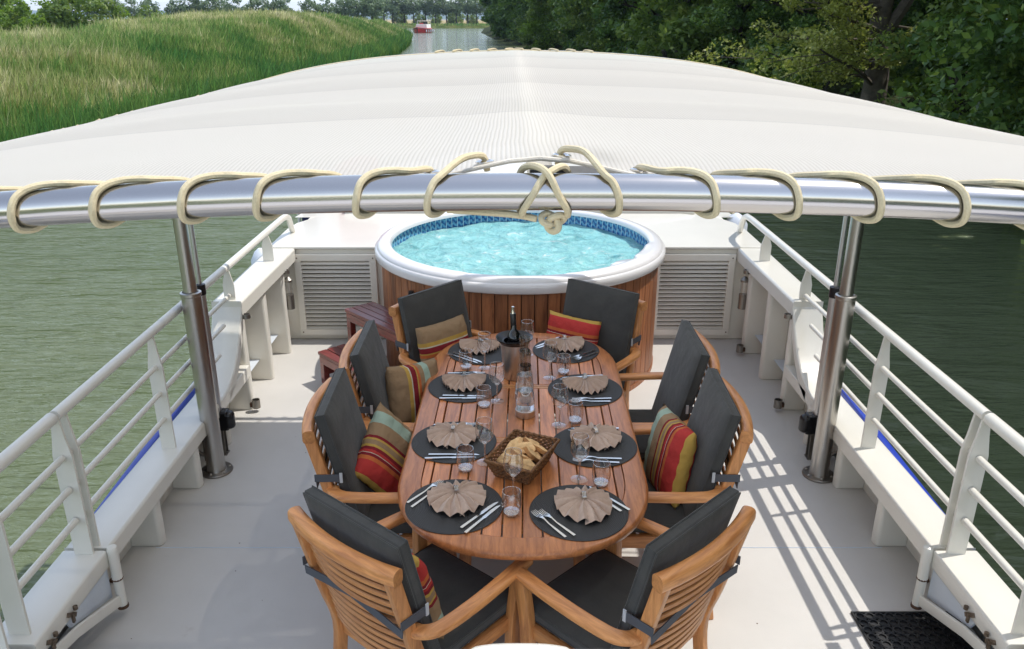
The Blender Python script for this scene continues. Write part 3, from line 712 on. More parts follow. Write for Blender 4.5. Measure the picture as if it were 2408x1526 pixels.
# left bushes behind the meadow
lb1 = crown_mesh('foliage', 31, 2.6, 2.6, 2.2, 60, 120, 0.3, 'leaves_bush', low=0.2)
lb2 = crown_mesh('foliage', 32, 2.2, 2.2, 1.9, 55, 110, 0.28, 'leaves_bright', low=0.2)
for i, (x, y, sc, me) in enumerate([(-61, 96, 1.5, lb1), (-56.5, 94, 1.35, lb1), (-52, 92, 1.2, lb2), (-48, 90, 1.25, lb2), (-44.2, 89, 1.3, lb1), (-41.5, 91, 1.0, lb2), (-38.5, 92, 0.85, lb1), (-46, 84, 0.8, lb2), (-53, 86, 0.7, lb1)]):
    bush(['dark tall bush in the thicket at the left picture edge', 'dark bush second from the left picture edge behind the meadow', 'olive bush in the left part of the thicket',
          'sunlit olive bush in the middle of the thicket', 'tallest dark green bush of the left thicket', 'olive bush at the right side of the thicket', 'last bush at the right end of the left thicket',
          'small bright bush in front of the thicket', 'small dark bush low in front of the left thicket'][i], x, y, -0.3, me, sc, i*1.1, 'thicket behind the meadow')
# rows of plane trees
rowc = [crown_mesh('crown', 41+i, 3.9, 3.3, 6.6, 46, 44, 0.62, 'leaves_far', (0.2, 0.36), 0.25, 0.3) for i in range(3)]
rowt = [trunk_mesh(51+i, 8.0, 0.22, 7, 3.6, 'bark_dark', 0.7, 0.6*(i-1), 0.3, 1) for i in range(3)]
for i in range(17):
    f = i/16; x = -124 + 78*f + rnd.uniform(-1.5, 1.5); y = 262 + 22*f + rnd.uniform(-5, 5)
    tree('plane_tree', 'dark plane tree in the row beyond the meadow crest, left half of the view', 'tree', (x, y, 0.0), rowc[i % 3], rowt[(i+1) % 3], 'plane trees beyond the meadow', i*1.7, rnd.uniform(0.8, 1.02))
for i in range(15):
    f = i/14; x = -72 + 66*f; y = 384 + rnd.uniform(-2, 4) + (6 if i % 2 else 0)
    tree('plane_tree', 'pale airy plane tree in the row on the far bank above the red boat', 'tree', (x, y, 0.4), rowc[(i+1) % 3], rowt[i % 3], 'plane trees on the far bank', i*2.1, rnd.uniform(1.15, 1.35))
hedge = [(-105+i*9.5, 436+rnd.uniform(-6, 6), rnd.uniform(1.0, 1.7)) for i in range(14)]
for i, (x, y, s) in enumerate(hedge):
    bush('dark low bush in the hedge behind the far plane trees', x, y, 0, lb1, s, i, 'hedge behind the far plane trees')

# ---- the red boat far down the canal
rb = thing('canal_boat', 'red canal cruiser with white roof cruising towards us at the far bend', 'boat', (-25.6, 246, WZ), R(172))
mb = MB(); rows = []
for y, w in ((-5.5, 1.5), (-3, 2.1), (1, 2.2), (3.5, 1.8), (5, 0.9), (6, 0.08)):
    sh = 0.35*max(0, y/6)**2
    rows.append([(-w*0.8, y, -0.3), (-w, y, 0.5+sh), (-w*1.02, y, 1.15+sh), (-w*0.9, y, 1.2+sh), (w*0.9, y, 1.2+sh), (w*1.02, y, 1.15+sh), (w, y, 0.5+sh), (w*0.8, y, -0.3)])
mb.grid(rows); mb.build('hull', 'red_paint', rb)
mb = MB(); mb.tube(smooth_path([(-2.22, -5, 0.75), (-2.28, 1, 0.85), (-1.85, 3.6, 1.0), (0, 6.15, 1.25), (1.85, 3.6, 1.0), (2.28, 1, 0.85), (2.22, -5, 0.75)], 4), 0.09, 6); mb.build('rubbing_strake', 'dark_trim', rb)
mb = MB(); mb.box((0, 6.1, 0.6), (0.2, 0.25, 1.9)); mb.build('stem_post', 'dark_trim', rb)
mb = MB(); mb.box((0, -1.2, 1.75), (3.3, 5.2, 1.1), taper=0.93); mb.build('cabin', 'white_paint', rb, 0.05)
mb = MB(); mb.box((0, -2.2, 3.15), (3.4, 3.4, 0.14)); mb.build('roof', 'white_paint', rb, 0.05)
for sx in (-1, 1):
    for yy in (-3.7, -0.7):
        mb = MB(); mb.box((sx*1.55, yy, 2.5), (0.1, 0.12, 1.3)); mb.build('roof_post', 'white_paint', rb)
mb = MB(); mb.box((-0.75, -0.6, 2.65), (1.3, 0.1, 0.7)); mb.build('windscreen', 'window_dark', rb)
mb = MB(); mb.box((0.2, 0.2, 2.45), (1.0, 0.4, 0.35)); mb.build('console', 'red_paint', rb, 0.04)
for k in range(5):
    mb = MB(); mb.lathe([(0.01, -0.35), (0.16, -0.25), (0.18, 0), (0.16, 0.25), (0.01, 0.35)], (-2.35+0.16*max(0, k-2), -4+k*1.9, 0.5), 10); mb.build('fender', 'fender_vinyl', rb)

# ================================================================ THE BARGE
barge = thing('barge', 'white steel barge whose open aft deck holds the dining table and hot tub', 'barge', (0, 0, 0))
def sx_(s, off): return XC + s*off
# hull with gutter and blue gunwale
def hull_off(Y): return interp(Y, [(-2, 2.0), (0.5, 2.02), (2.5, 2.06), (5, 2.19), (7, 2.25), (9, 2.0), (11, 1.2), (12.2, 0.1)])
HY = [-2, 0.5, 1.5, 2.5, 3.3, 4.2, 5, 6, 7, 8, 9, 10, 11, 12.2]
for s in (-1, 1):
    mb = MB()
    mb.grid([[(sx_(s, hull_off(y)), y, 0.19), (sx_(s, hull_off(y)), y, 0.0), (sx_(s, hull_off(y)*0.985), y, -0.6), (sx_(s, hull_off(y)*0.93), y, -1.6)] for y in HY]); mb.build('hull_side', 'hull_paint', barge)
    mb = MB(); mb.sweep([(sx_(s, hull_off(y)-0.02), y, 0.2) for y in HY], rrect(0.05, 0.07, 0.015)); mb.build('gunwale', 'blue_paint', barge)
    mb = MB(); mb.grid([[(sx_(s, 1.9), y, 0.165), (sx_(s, hull_off(y)-0.03), y, 0.165)] for y in HY if y < 9.5]); mb.build('side_gutter', 'gutter_paint', barge)
mb = MB(); mb.box((XC, 3.2, -0.02), (4.0, 9.6, 0.04)); o = mb.build('deck', 'deck_paint', barge)
mb = MB(); mb.add([(sx_(-1, 2.02), -2, -1.5), (sx_(1, 2.02), -2, -1.5), (sx_(1, 2.02), -2, 0.15), (sx_(-1, 2.02), -2, 0.15)], [(0,1,2,3)]); mb.build('transom', 'hull_paint', barge)
mb = MB()
for y in (2.12, 3.45): mb.box((XC, y, 0.0015), (3.7, 0.004, 0.003))
mb.build('deck_seam', 'gutter_paint', barge)
# foredeck, mostly out of sight under the canopy
mb = MB(); mb.grid([[(sx_(-1, hull_off(y)-0.12), y, 0.78), (sx_(1, hull_off(y)-0.12), y, 0.78)] for y in (7.45, 8, 9, 10, 11, 12)]); mb.build('foredeck', 'white_paint', barge)
# deckhouse block behind the tub
dh = MB(); dh.box((XC, 6.9, 0.392), (3.86, 1.15, 0.784)); dho = dh.build('deckhouse', 'lifted_cream_paint', barge, 0.008)
mb = MB()
pts = [(sx_(-1, 1.86), 6.30), (sx_(1, 1.86), 6.30)] + [(sx_(1, o_), y_) for o_, y_ in ((2.0, 6.3), (2.0, 6.9), (1.97, 7.12), (1.85, 7.36), (1.55, 7.5))] + [(sx_(-1, o_), y_) for o_, y_ in ((1.55, 7.5), (1.85, 7.36), (1.97, 7.12), (2.0, 6.9), (2.0, 6.3))]
mb.prism(pts, 0.787, 0.806); mb.build('roof', 'white_paint', dho, 0.004)
mb = MB(); mb.prism3([(sx_(-1, 1.62), 7.52, 0.79), (sx_(-1, 1.62), 7.52, 0.87), (sx_(-1, 1.25), 7.52, 0.93), (sx_(1, 1.25), 7.52, 0.93), (sx_(1, 1.7), 7.52, 0.85), (sx_(1, 1.7), 7.52, 0.79)], (0, 2.2, 0)); mb.build('hatch_coaming', 'white_paint', barge, 0.012)
# louvre panels
for s, x0, x1 in ((-1, sx_(-1, 1.80), sx_(-1, 1.135)), (1, sx_(1, 1.115), sx_(1, 1.775))):
    z0, z1, yf = 0.045, 0.745, 6.318; fw = 0.055
    mb = MB(); mb.box(((x0+x1)/2, 6.324, (z0+z1)/2), (x1-x0-2*fw+0.02, 0.006, z1-z0-2*fw+0.02)); mb.build('louvre_backing', 'dark_void', barge)
    mb = MB()
    mb.box(((x0+x1)/2, yf-0.012, z0+fw/2), (x1-x0, 0.03, fw)); mb.box(((x0+x1)/2, yf-0.012, z1-fw/2), (x1-x0, 0.03, fw))
    mb.box((x0+fw/2, yf-0.012, (z0+z1)/2), (fw, 0.03, z1-z0-2*fw)); mb.box((x1-fw/2, yf-0.012, (z0+z1)/2), (fw, 0.03, z1-z0-2*fw))
    fr = mb.build('louvre_frame', 'lifted_cream_paint', barge, 0.003)
    n = 17; zs = z0+fw; pitch = (z1-z0-2*fw)/n
    for k in range(n):
        zc = zs + pitch*(k+0.5)
        mb = MB(); mb.prism3([(x0+fw-0.004, 6.318, zc+pitch*0.24), (x0+fw-0.004, 6.292, zc-pitch*0.24), (x0+fw-0.004, 6.292, zc-pitch*0.36), (x0+fw-0.004, 6.318, zc+pitch*0.10)], (x1-x0-2*fw+0.008, 0, 0)); mb.build('louvre_slat', 'lifted_cream_paint', fr)
    for bx, bz in ((x0+0.025, z0+0.03), (x1-0.025, z0+0.03), (x0+0.025, z1-0.03), (x1-0.025, z1-0.03)):
        mb = MB(); mb.lathe([(0.0001, 0), (0.006, 0), (0.005, 0.003), (0.0001, 0.004)], (0, 0, 0), 8); so = mb.build('screw', 'rust', fr); so.rotation_euler = (R(90), 0, 0); so.location = (bx, 6.290, bz)
# bulwarks
CZ = 0.35; HZ = 0.795
for s in (-1, 1):
    b = thing('bulwark', ['left', 'right'][(s+1)//2] + ' white steel bulwark with a capped top running up to the hot tub', 'bulwark', (0, 0, 0))
    # low cap, sloping plate, high cap as one swept plate
    prof_pts = [(2.97, CZ), (3.5, CZ), (4.2, CZ), (4.5, CZ), (4.58, CZ+0.01), (4.72, 0.42), (4.83, 0.51), (4.93, 0.64), (5.01, HZ)]
    mb = MB(); rows = []
    for k, (y, z) in enumerate(prof_pts):
        dyy = 0; rows.append([(sx_(s, 1.805), y, z-0.085), (sx_(s, 1.805), y, z), (sx_(s, 2.0), y, z), (sx_(s, 2.0), y, z-0.085)])
    mb.grid(rows); mb.add(rows[0], [(0,1,2,3)]); mb.build('bulwark_cap', 'white_paint', b, 0.012)
    mb = MB(); rows = []
    for y in (4.99, 5.5, 6.0, 6.315):
        rows.append([(sx_(s, 1.805 - 0.02*sst((y-5)/1.3)), y, HZ-0.1), (sx_(s, 1.805 - 0.02*sst((y-5)/1.3)), y, HZ), (sx_(s, 2.0), y, HZ), (sx_(s, 2.0), y, HZ-0.1)])
    mb.grid(rows); mb.add(rows[0], [(0,1,2,3)]); mb.build('high_cap', 'white_paint', b, 0.015)
    # outer plating
    mb = MB(); mb.box((sx_(s, 1.985), 3.75, 0.135), (0.012, 1.56, 0.27)); mb.box((sx_(s, 1.985), 5.7, 0.35), (0.012, 1.3, 0.70))
    mb.add([(sx_(s, 1.979), 4.53, 0), (sx_(s, 1.979), 5.05, 0), (sx_(s, 1.979), 5.05, 0.7), (sx_(s, 1.979), 4.9, 0.56), (sx_(s, 1.979), 4.72, 0.35), (sx_(s, 1.979), 4.53, 0.27)], [(0,1,2,3,4,5)])
    mb.build('plating', 'white_paint', b)
        # ribs: rounded box frames
    for y, zt in ((3.46, CZ-0.08), (4.0, CZ-0.08), (4.5, CZ-0.085), (5.0, HZ-0.1), (5.5, HZ-0.1), (6.0, HZ-0.1)):
        w0 = 0.15
        mb = MB(); mb.prism([(sx_(s, 1.98), y-0.0), (sx_(s, 1.835), y-0.0), (sx_(s, 1.822), y+0.01), (sx_(s, 1.818), y+0.028), (sx_(s, 1.818), y+0.055), (sx_(s, 1.98), y+0.055)][::1], 0, zt)
        mb.build('rib', 'white_paint', b, 0.006)
    mb = MB(); mb.box((sx_(s, 1.855), 4.79, 0.30), (0.1, 0.42, 0.08)); mb.build('step_bracket', 'white_paint', b, 0.006)
    mb = MB()
    for y in (3.52, 4.05, 3.2): mb.lathe([(0.0001, 0.012), (0.018, 0.008), (0.03, 0.002)], (sx_(s, 1.94), y, 0.0), 9)
    mb.build('rust_stain', 'rust', b)
    # scupper bracket behind the mast
    mb = MB(); mb.box((sx_(s, 1.90), 4.32, 0.13), (0.012, 0.012, 0.26)); mb.box((sx_(s, 1.94), 4.26, 0.06), (0.06, 0.1, 0.012)); mb.tube([(sx_(s, 1.9), 4.3, 0.05), (sx_(s, 1.92), 4.25, 0.11), (sx_(s, 1.95), 4.2, 0.06)], 0.01, 6); mb.build('drain_fitting', 'steel_dull', b)

# railings
RZ = [1.015, 0.825, 0.675, 0.525]
def post_mesh(h=0.66):
    mb = MB(); t = 0.012
    out = [(-0.038, 0), (-0.038, h*0.72), (-0.024, h*0.85), (-0.013, h), (0.013, h), (0.024, h*0.85), (0.038, h*0.72), (0.038, 0)]
    mb.prism3([(x, -t/2, z) for x, z in out], (0, t, 0)); return mb.mesh('post', 'white_paint')
PM = post_mesh()
for s in (-1, 1):
    side = ['left', 'right'][(s+1)//2]
    rl = thing('railing', f'white tubular railing with four bars along the {side} side of the deck', 'railing')
    RX = sx_(s, 1.89)
    mb = MB(); path = [(RX, 2.93, RZ[0]), (RX, 4.0, RZ[0]), (RX, 5.0, RZ[0]), (RX, 5.9, RZ[0]), (RX, 6.36, RZ[0]), (RX+s*0.0, 6.5, RZ[0]-0.006), (RX+s*0.005, 6.6, RZ[0]-0.04), (RX+s*0.02, 6.68, 0.92), (RX+s*0.035, 6.80, 0.80)]
    mb.tube(path, 0.0245, 14); mb.build('top_rail', 'white_paint', rl)
    for k, zz in enumerate(RZ[1:]):
        yend = [5.02, 4.86, 4.72][k]
        mb = MB(); mb.tube([(RX, 2.93, zz), (RX, yend-0.05, zz), (RX, yend, zz)], 0.0145, 10); mb.build('lower_rail', 'white_paint', rl)
    for y in (2.99, 3.855):
        o = bpy.data.objects.new('post', PM); C.objects.link(o); o.parent = rl; o.location = (RX, y, CZ); o.scale = (1.0, 1, 1.0)
    mb = MB(); mb.tube([(RX+0.002, 4.93, HZ), (RX, 4.9, 0.9), (RX, 4.93, 0.99)], 0.02, 8)
    mb = MB(); mb.prism3([(RX-0.036, 5.03, HZ), (RX-0.036, 5.03, HZ+0.1), (RX-0.012, 5.03, 1.0), (RX+0.012, 5.03, 1.0), (RX+0.036, 5.03, HZ+0.1), (RX+0.036, 5.03, HZ)], (0, 0.012, 0)); mb.build('post', 'white_paint', rl)
    mb = MB(); mb.prism3([(RX-0.04, 5.93, HZ), (RX-0.04, 5.93, HZ+0.12), (RX-0.014, 5.93, 1.0), (RX+0.014, 5.93, 1.0), (RX+0.04, 5.93, HZ+0.12), (RX+0.04, 5.93, HZ)], (0, 0.012, 0)); mb.build('post', 'white_paint', rl)
    # gate in the rail, nearer the camera
    g = thing('gate', f'white hinged boarding gate with rusty latches in the {side} bulwark', 'gate')
    mb = MB(); rows = []
    mb.sweep([(sx_(s, 1.9025), 2.385, CZ-0.0425), (sx_(s, 1.9025), 2.95, CZ-0.0425)], rrect(0.195, 0.085, 0.012)); mb.build('gate_cap', 'white_paint', g)
    mb = MB(); mb.tube([(RX, 2.0, RZ[0]), (RX, 2.91, RZ[0])], 0.0265, 14); mb.build('top_rail', 'white_paint', g)
    for zz in RZ[1:]:
        mb = MB(); mb.tube([(RX, 2.44, zz), (RX, 2.92, zz)], 0.0155, 10); mb.build('lower_rail', 'white_paint', g)
    for y in (2.93, 2.44):
        o = bpy.data.objects.new('post', PM); C.objects.link(o); o.parent = g; o.location = (RX, y, CZ); o.scale = (1.05, 1, 1.02)
    # hinge tube, diagonal brace and triangular web
    HX = sx_(s, 1.785)
    mb = MB(); mb.tube([(HX, 2.955, 0.2), (HX, 2.96, CZ+0.0)], 0.023, 12); mb.tube([(HX, 2.955, 0.06), (HX, 2.955, 0.195)], 0.021, 12); mb.lathe([(0.023, 0), (0.02, 0.012), (0.008, 0.018), (0.0001, 0.019)], (HX, 2.96, CZ), 12); mb.build('hinge', 'white_paint', g)
    mb = MB(); mb.lathe([(0.024, 0.045), (0.024, 0.058), (0.0001, 0.058)], (HX, 2.955, 0), 12); mb.lathe([(0.022, 0.195), (0.025, 0.2), (0.022, 0.205)], (HX, 2.955, 0), 12); mb.build('hinge_pin', 'rust', g)
    mb = MB(); mb.sweep([(HX, 2.95, 0.09), (HX+s*0.01, 2.62, 0.2), (HX+s*0.02, 2.40, 0.24)], rrect(0.014, 0.05, 0.003)); mb.build('brace', 'white_paint', g)
    mb = MB(); mb.prism3([(HX+s*0.03, 2.94, 0.11), (HX+s*0.03, 2.94, CZ-0.09), (HX+s*0.03, 2.6, CZ-0.09), (HX+s*0.03, 2.62, 0.22)], (s*0.008, 0, 0)); mb.build('web', 'gutter_paint', g)
    for yy, rz in ((2.62, 0.4), (2.47, 0.1)):
        mb = MB(); mb.box((HX+s*0.016, yy, 0.285), (0.01, 0.06, 0.018), Euler((R(-35), 0, 0)).to_matrix()); mb.lathe([(0.0001, 0), (0.009, 0), (0.009, 0.016), (0.0001, 0.016)], (HX+s*0.008, yy+0.02, 0.296), 10); mb.box((HX+s*0.012, yy+0.0, 0.27), (0.008, 0.014, 0.04)); mb.build('latch', 'latch_metal', g)
    # next bulwark section toward the camera
    nb = thing('bulwark', f'end of the {side} bulwark below the gate at the bottom corner of the picture', 'bulwark')
    mb = MB(); mb.sweep([(sx_(s, 1.9025), 0.9, CZ-0.05), (sx_(s, 1.9025), 2.355, CZ-0.05)], rrect(0.21, 0.1, 0.012)); mb.build('bulwark_cap', 'white_paint', nb)
    mb = MB(); mb.box((sx_(s, 1.985), 1.4, 0.13), (0.012, 1.9, 0.25)); mb.build('plating', 'white_paint', nb)
    o = bpy.data.objects.new('post', PM); C.objects.link(o); o.parent = nb; o.location = (RX, 2.31, CZ); o.scale = (1.05, 1, 1.02)

# pole holders and glass tube lamps on the ribs
def ring_holder(label, x, y, z, grp):
    t = thing('pole_holder', label, 'pole holder', (x, y, z), 0, grp)
    mb = MB(); mb.lathe([(0.026, -0.014), (0.026, 0.014), (0.022, 0.014), (0.022, -0.014)], n=20, closed=True); mb.build('ring', 'steel_dull', t)
    mb = MB(); mb.box((0.03*(1 if x > 0 else -1), 0.0, 0), (0.02, 0.012, 0.02)); mb.build('bracket', 'steel_dull', t); return t
def cup_holder(label, x, y, z, grp):
    t = thing('pole_cup', label, 'pole cup', (x, y, z), 0, grp)
    mb = MB(); mb.lathe([(0.0001, 0), (0.027, 0), (0.027, 0.06), (0.023, 0.06), (0.023, 0.01), (0.0001, 0.01)], n=20); mb.build('cup', 'steel_dull', t)
    mb = MB(); mb.box((0.032*(1 if x > 0 else -1), 0.0, 0.02), (0.02, 0.02, 0.03)); mb.build('bracket', 'rust', t); return t
for s in (-1, 1):
    side = ['left', 'right'][(s+1)//2]
    gx = sx_(s, 1.785)
    ring_holder(f'steel ring on the {side} bulwark end above the sloping plate', gx, 5.0, 0.69, 'steel pole rings')
    ring_holder(f'steel ring near the louvre panel on the {side} side', gx, 6.0, 0.69, 'steel pole rings')
    cup_holder(f'steel cup low on the {side} rib by the sloping plate', gx, 4.98, 0.03, 'steel pole cups')
    if s > 0: cup_holder('steel cup on the floor rib below the right hand tube lamp', gx, 5.97, 0.03, 'steel pole cups')
    lp = thing('tube_lamp', f'steel and glass tube lamp clipped to the rib beside the {side} louvre', 'lamp', (sx_(s, 1.80), 6.08, 0.36))
    mb = MB(); mb.lathe([(0.0001, 0), (0.034, 0), (0.034, 0.12), (0.0001, 0.12)], n=18); mb.build('lamp_body', 'steel_dull', lp)
    mb = MB(); mb.lathe([(0.029, 0.12), (0.029, 0.23)], n=18); mb.build('lamp_glass', 'clear_glass', lp)
    mb = MB(); mb.lathe([(0.033, 0.225), (0.034, 0.24), (0.012, 0.265), (0.0001, 0.268)], n=18); mb.build('lamp_cap', 'steel_dull', lp)
# fenders
for i, (x, y, z, r, lab) in enumerate([(2.20, 6.95, 0.50, 0.09, 'small pale fender hanging outside the right rail end'), (2.12, 7.5, 0.66, 0.11, 'larger pale blue fender behind the right corner of the deckhouse roof'), (-2.22, 6.9, 0.48, 0.09, 'pale fender hanging outside the left rail end near the deckhouse')]):
    t = thing('fender', lab, 'fender', (x, y, z))
    mb = MB(); mb.lathe([(0.0001, -0.3), (r*0.5, -0.28), (r, -0.18), (r, 0.05), (r*0.6, 0.12), (0.02, 0.15), (0.0001, 0.15)], n=16); mb.build('fender_body', 'fender_vinyl', t)
    mb = MB(); mb.tube([(0, 0, 0.14), (-0.1*(1 if x > 0 else -1), 0, 0.17)], 0.008, 6); mb.build('rope', 'cord_cloth', t)
# flag
fl = thing('flag', 'folded navy white and red flag hanging behind the left end of the deckhouse', 'flag', (-2.06, 7.75, 0.55))
def flag_part(nm, mat, u0, u1):
    mb = MB(); rows = []
    for i in range(9):
        u = u0+(u1-u0)*i/8
        rows.append([(u*0.75, 0.06*math.sin(u*9+v*3), 0.62*(1-v)-0.1*u*v + 0.1*u - 0.05*math.sin(u*6)) for v in [k/8 for k in range(9)]])
    mb.grid(rows); o = mb.build(nm, mat, fl, smooth=180)
    m = o.modifiers.new('t', 'SOLIDIFY'); m.thickness = 0.004
flag_part('blue_band', 'navy_cloth', 0, 0.2); flag_part('white_band', 'white_cloth', 0.2, 0.5); flag_part('red_band', 'red_cloth', 0.5, 1.05)
mb = MB(); mb.tube([(-0.02, 0, -0.5), (-0.02, 0, 0.72)], 0.014, 8); mb.build('staff', 'white_paint', fl)

# masts
for s, my, ay in ((-1, 4.2, 4.41), (1, 4.15, 4.36)):
    side = ['left', 'right'][(s+1)//2]; mx = -1.76 if s < 0 else 1.81
    t = thing('telescopic_mast', f'stainless telescopic mast carrying the {side} side of the canopy', 'mast', (mx, my, 0))
    mb = MB(); mb.lathe([(0.058, 0.008), (0.054, 0.03), (0.052, 0.08), (0.052, 1.12), (0.047, 1.125), (0.043, 1.12), (0.043, 1.1)], n=28); mb.build('outer_tube', 'steel_mast', t)
    mb = MB(); mb.lathe([(0.051, 1.10), (0.056, 1.105), (0.056, 1.122), (0.044, 1.126)], n=28); mb.build('collar', 'steel_mast', t)
    mb = MB(); mb.lathe([(0.036, 1.0), (0.036, 2.06), (0.0001, 2.06)], n=24); mb.build('inner_tube', 'steel_mast', t)
    mb = MB(); mb.lathe([(0.0001, 0.001), (0.092, 0.001), (0.094, 0.008), (0.09, 0.014), (0.05, 0.014)], n=32); mb.build('base_flange', 'steel_dull', t)
    for k in range(6):
        a = k*math.pi/3+0.4; mb = MB(); mb.lathe([(0.008, 0.012), (0.008, 0.02), (0.004, 0.024), (0.0001, 0.024)], (0.075*math.cos(a), 0.075*math.sin(a), 0), 6); mb.build('bolt', 'steel_mast', t)
    ax, ay_ = (-1.79-mx if s < 0 else 1.835-mx), ay-my
    a = thing('lift_actuator', f'slim aluminium lifting actuator with black motor behind the {side} mast', 'actuator', (mx+ax, my+ay_, 0))
    mb = MB(); mb.lathe([(0.026, 0.28), (0.026, 1.05), (0.0001, 1.05)], n=20); mb.build('cylinder', 'aluminium', a)
    mb = MB(); mb.lathe([(0.031, 1.04), (0.031, 1.10), (0.012, 1.105)], n=20); mb.build('collar', 'black_plastic', a)
    mb = MB(); mb.lathe([(0.013, 1.0), (0.013, 2.05)], n=14); mb.build('rod', 'aluminium', a)
    mb = MB(); mb.box((-s*0.02, 0.0, 0.235), (0.09, 0.07, 0.13)); mb.lathe([(0.0001, 0.18), (0.033, 0.18), (0.036, 0.2), (0.036, 0.28), (0.0001, 0.3)], (-s*0.062, 0.0, 0), 14); mb.build('motor', 'black_plastic', a, 0.012)
    mb = MB(); mb.box((0.0, -0.02, 0.09), (0.05, 0.006, 0.18)); mb.box((0.0, 0.02, 0.09), (0.05, 0.006, 0.18)); mb.box((0, 0, 0.003), (0.06, 0.06, 0.006)); mb.build('foot_bracket', 'steel_dull', a)

# ================================================================ CANOPY
can = thing('canopy', 'cream mesh shade canopy laced to a bowed stainless frame over the deck', 'canopy')
ZT = 2.324
def drop(X): return 0.048*X*X + 0.0091*X**4
def arc_z(x): return ZT - drop(x-XC)
def rib_tube(y, r, dz=0.0): 
    return [(XC + 1.745*u, y, arc_z(XC+1.745*u)+dz) for u in [i/24 for i in range(-24, 25)]]
mb = MB(); mb.tube(rib_tube(0.975, 0.0225), 0.0225, 40); mb.build('front_tube', 'steel_tube', can, smooth=60)
for y in (2.02, 3.06, 4.14): 
    mb = MB(); mb.tube(rib_tube(y, 0.018, -0.022), 0.018, 14); mb.build('rib_tube', 'white_paint', can)
mb = MB(); mb.tube(rib_tube(5.17, 0.02, 0.002), 0.02, 14); mb.build('rear_tube', 'steel_tube', can)
for s in (-1, 1):
    mb = MB(); mb.tube([(XC+s*1.745, 0.975, arc_z(XC+1.745)), (XC+s*1.745, 5.17, arc_z(XC+1.745))], 0.02, 16); mb.build('side_tube', 'steel_tube', can)
RIBS = [1.03, 2.02, 3.06, 4.14, 5.12]
def fab_half(Y):
    for a, b in zip(RIBS, RIBS[1:]):
        if Y <= b: t = (Y-a)/(b-a); return 1.715 - 0.085*(max(0, math.sin(math.pi*t))**0.55)
    return 1.715
def fab_z(x, Y):
    X = x - XC
    for a, b in zip(RIBS, RIBS[1:]):
        if Y <= b+1e-6: t = (Y-a)/(b-a); break
    sag = 0.004*math.sin(math.pi*max(0, min(1, t)))**2
    dip = 0.017*math.exp(-(max(0, Y-1.03)/0.09)**2)*(1-math.exp(-(X/0.13)**2))
    return 2.341 - drop(X) + (0.006 + 0.0105*math.exp(-(Y-1.03)/0.8))*math.exp(-(X/0.11)**2) - sag - dip + 0.0012*math.sin(X*9+Y*2)*math.sin(Y*5)
mb = MB(); rows = []
NY, NX = 160, 90
for j in range(NY+1):
    Y = 1.03 + (5.12-1.03)*j/NY; W = fab_half(Y); row = []
    for i in range(NX+1):
        u = -1 + 2*i/NX; u = math.copysign(abs(u)**1.15, u)
        x = XC + u*W; yy = Y
        if j == 0: yy += 0.008*math.sin(x*60) 
        row.append((x, yy, fab_z(x, Y)))
    rows.append(row)
mb.grid(rows); fo = mb.build('cloth', 'shade_cloth', can, smooth=180)
def arc_pts(Y, n=60): return [(XC+fab_half(Y)*(-1+2*i/n), Y, fab_z(XC+fab_half(Y)*(-1+2*i/n), Y)) for i in range(n+1)]
cordcol = 'cord_cloth'
mb = MB(); mb.tube([(x, y-0.001, z-0.001) for x, y, z in arc_pts(1.03, 90)], 0.003, 8, radii=[0.002+0.0012*math.exp(-((p_[0]-XC)/0.14)**2) for p_ in arc_pts(1.03, 90)]); mb.build('front_hem', 'shade_hem', can)
mb = MB(); mb.tube(arc_pts(5.12), 0.005, 6); mb.build('rear_hem', cordcol, can)
for s in (-1, 1):
    mb = MB(); mb.tube([(XC+s*fab_half(1.03+4.09*j/120), 1.03+4.09*j/120, fab_z(XC+s*fab_half(1.03+4.09*j/120), 1.03+4.09*j/120)) for j in range(121)], 0.005, 6); mb.build('side_hem', cordcol, can)
mb = MB(); mb.tube([(XC+0.005, 0.99, 2.318), (XC+0.005, 5.15, 2.312)], 0.019, 14); mb.build('ridge_pole', 'lifted_cream_paint', can)
mb = MB(); mb.box((XC+0.012, 1.015, 2.33), (0.05, 0.03, 0.035)); mb.box((XC+0.075, 1.1, 2.312), (0.07, 0.09, 0.03)); mb.build('ridge_bracket', 'black_plastic', can, 0.004)
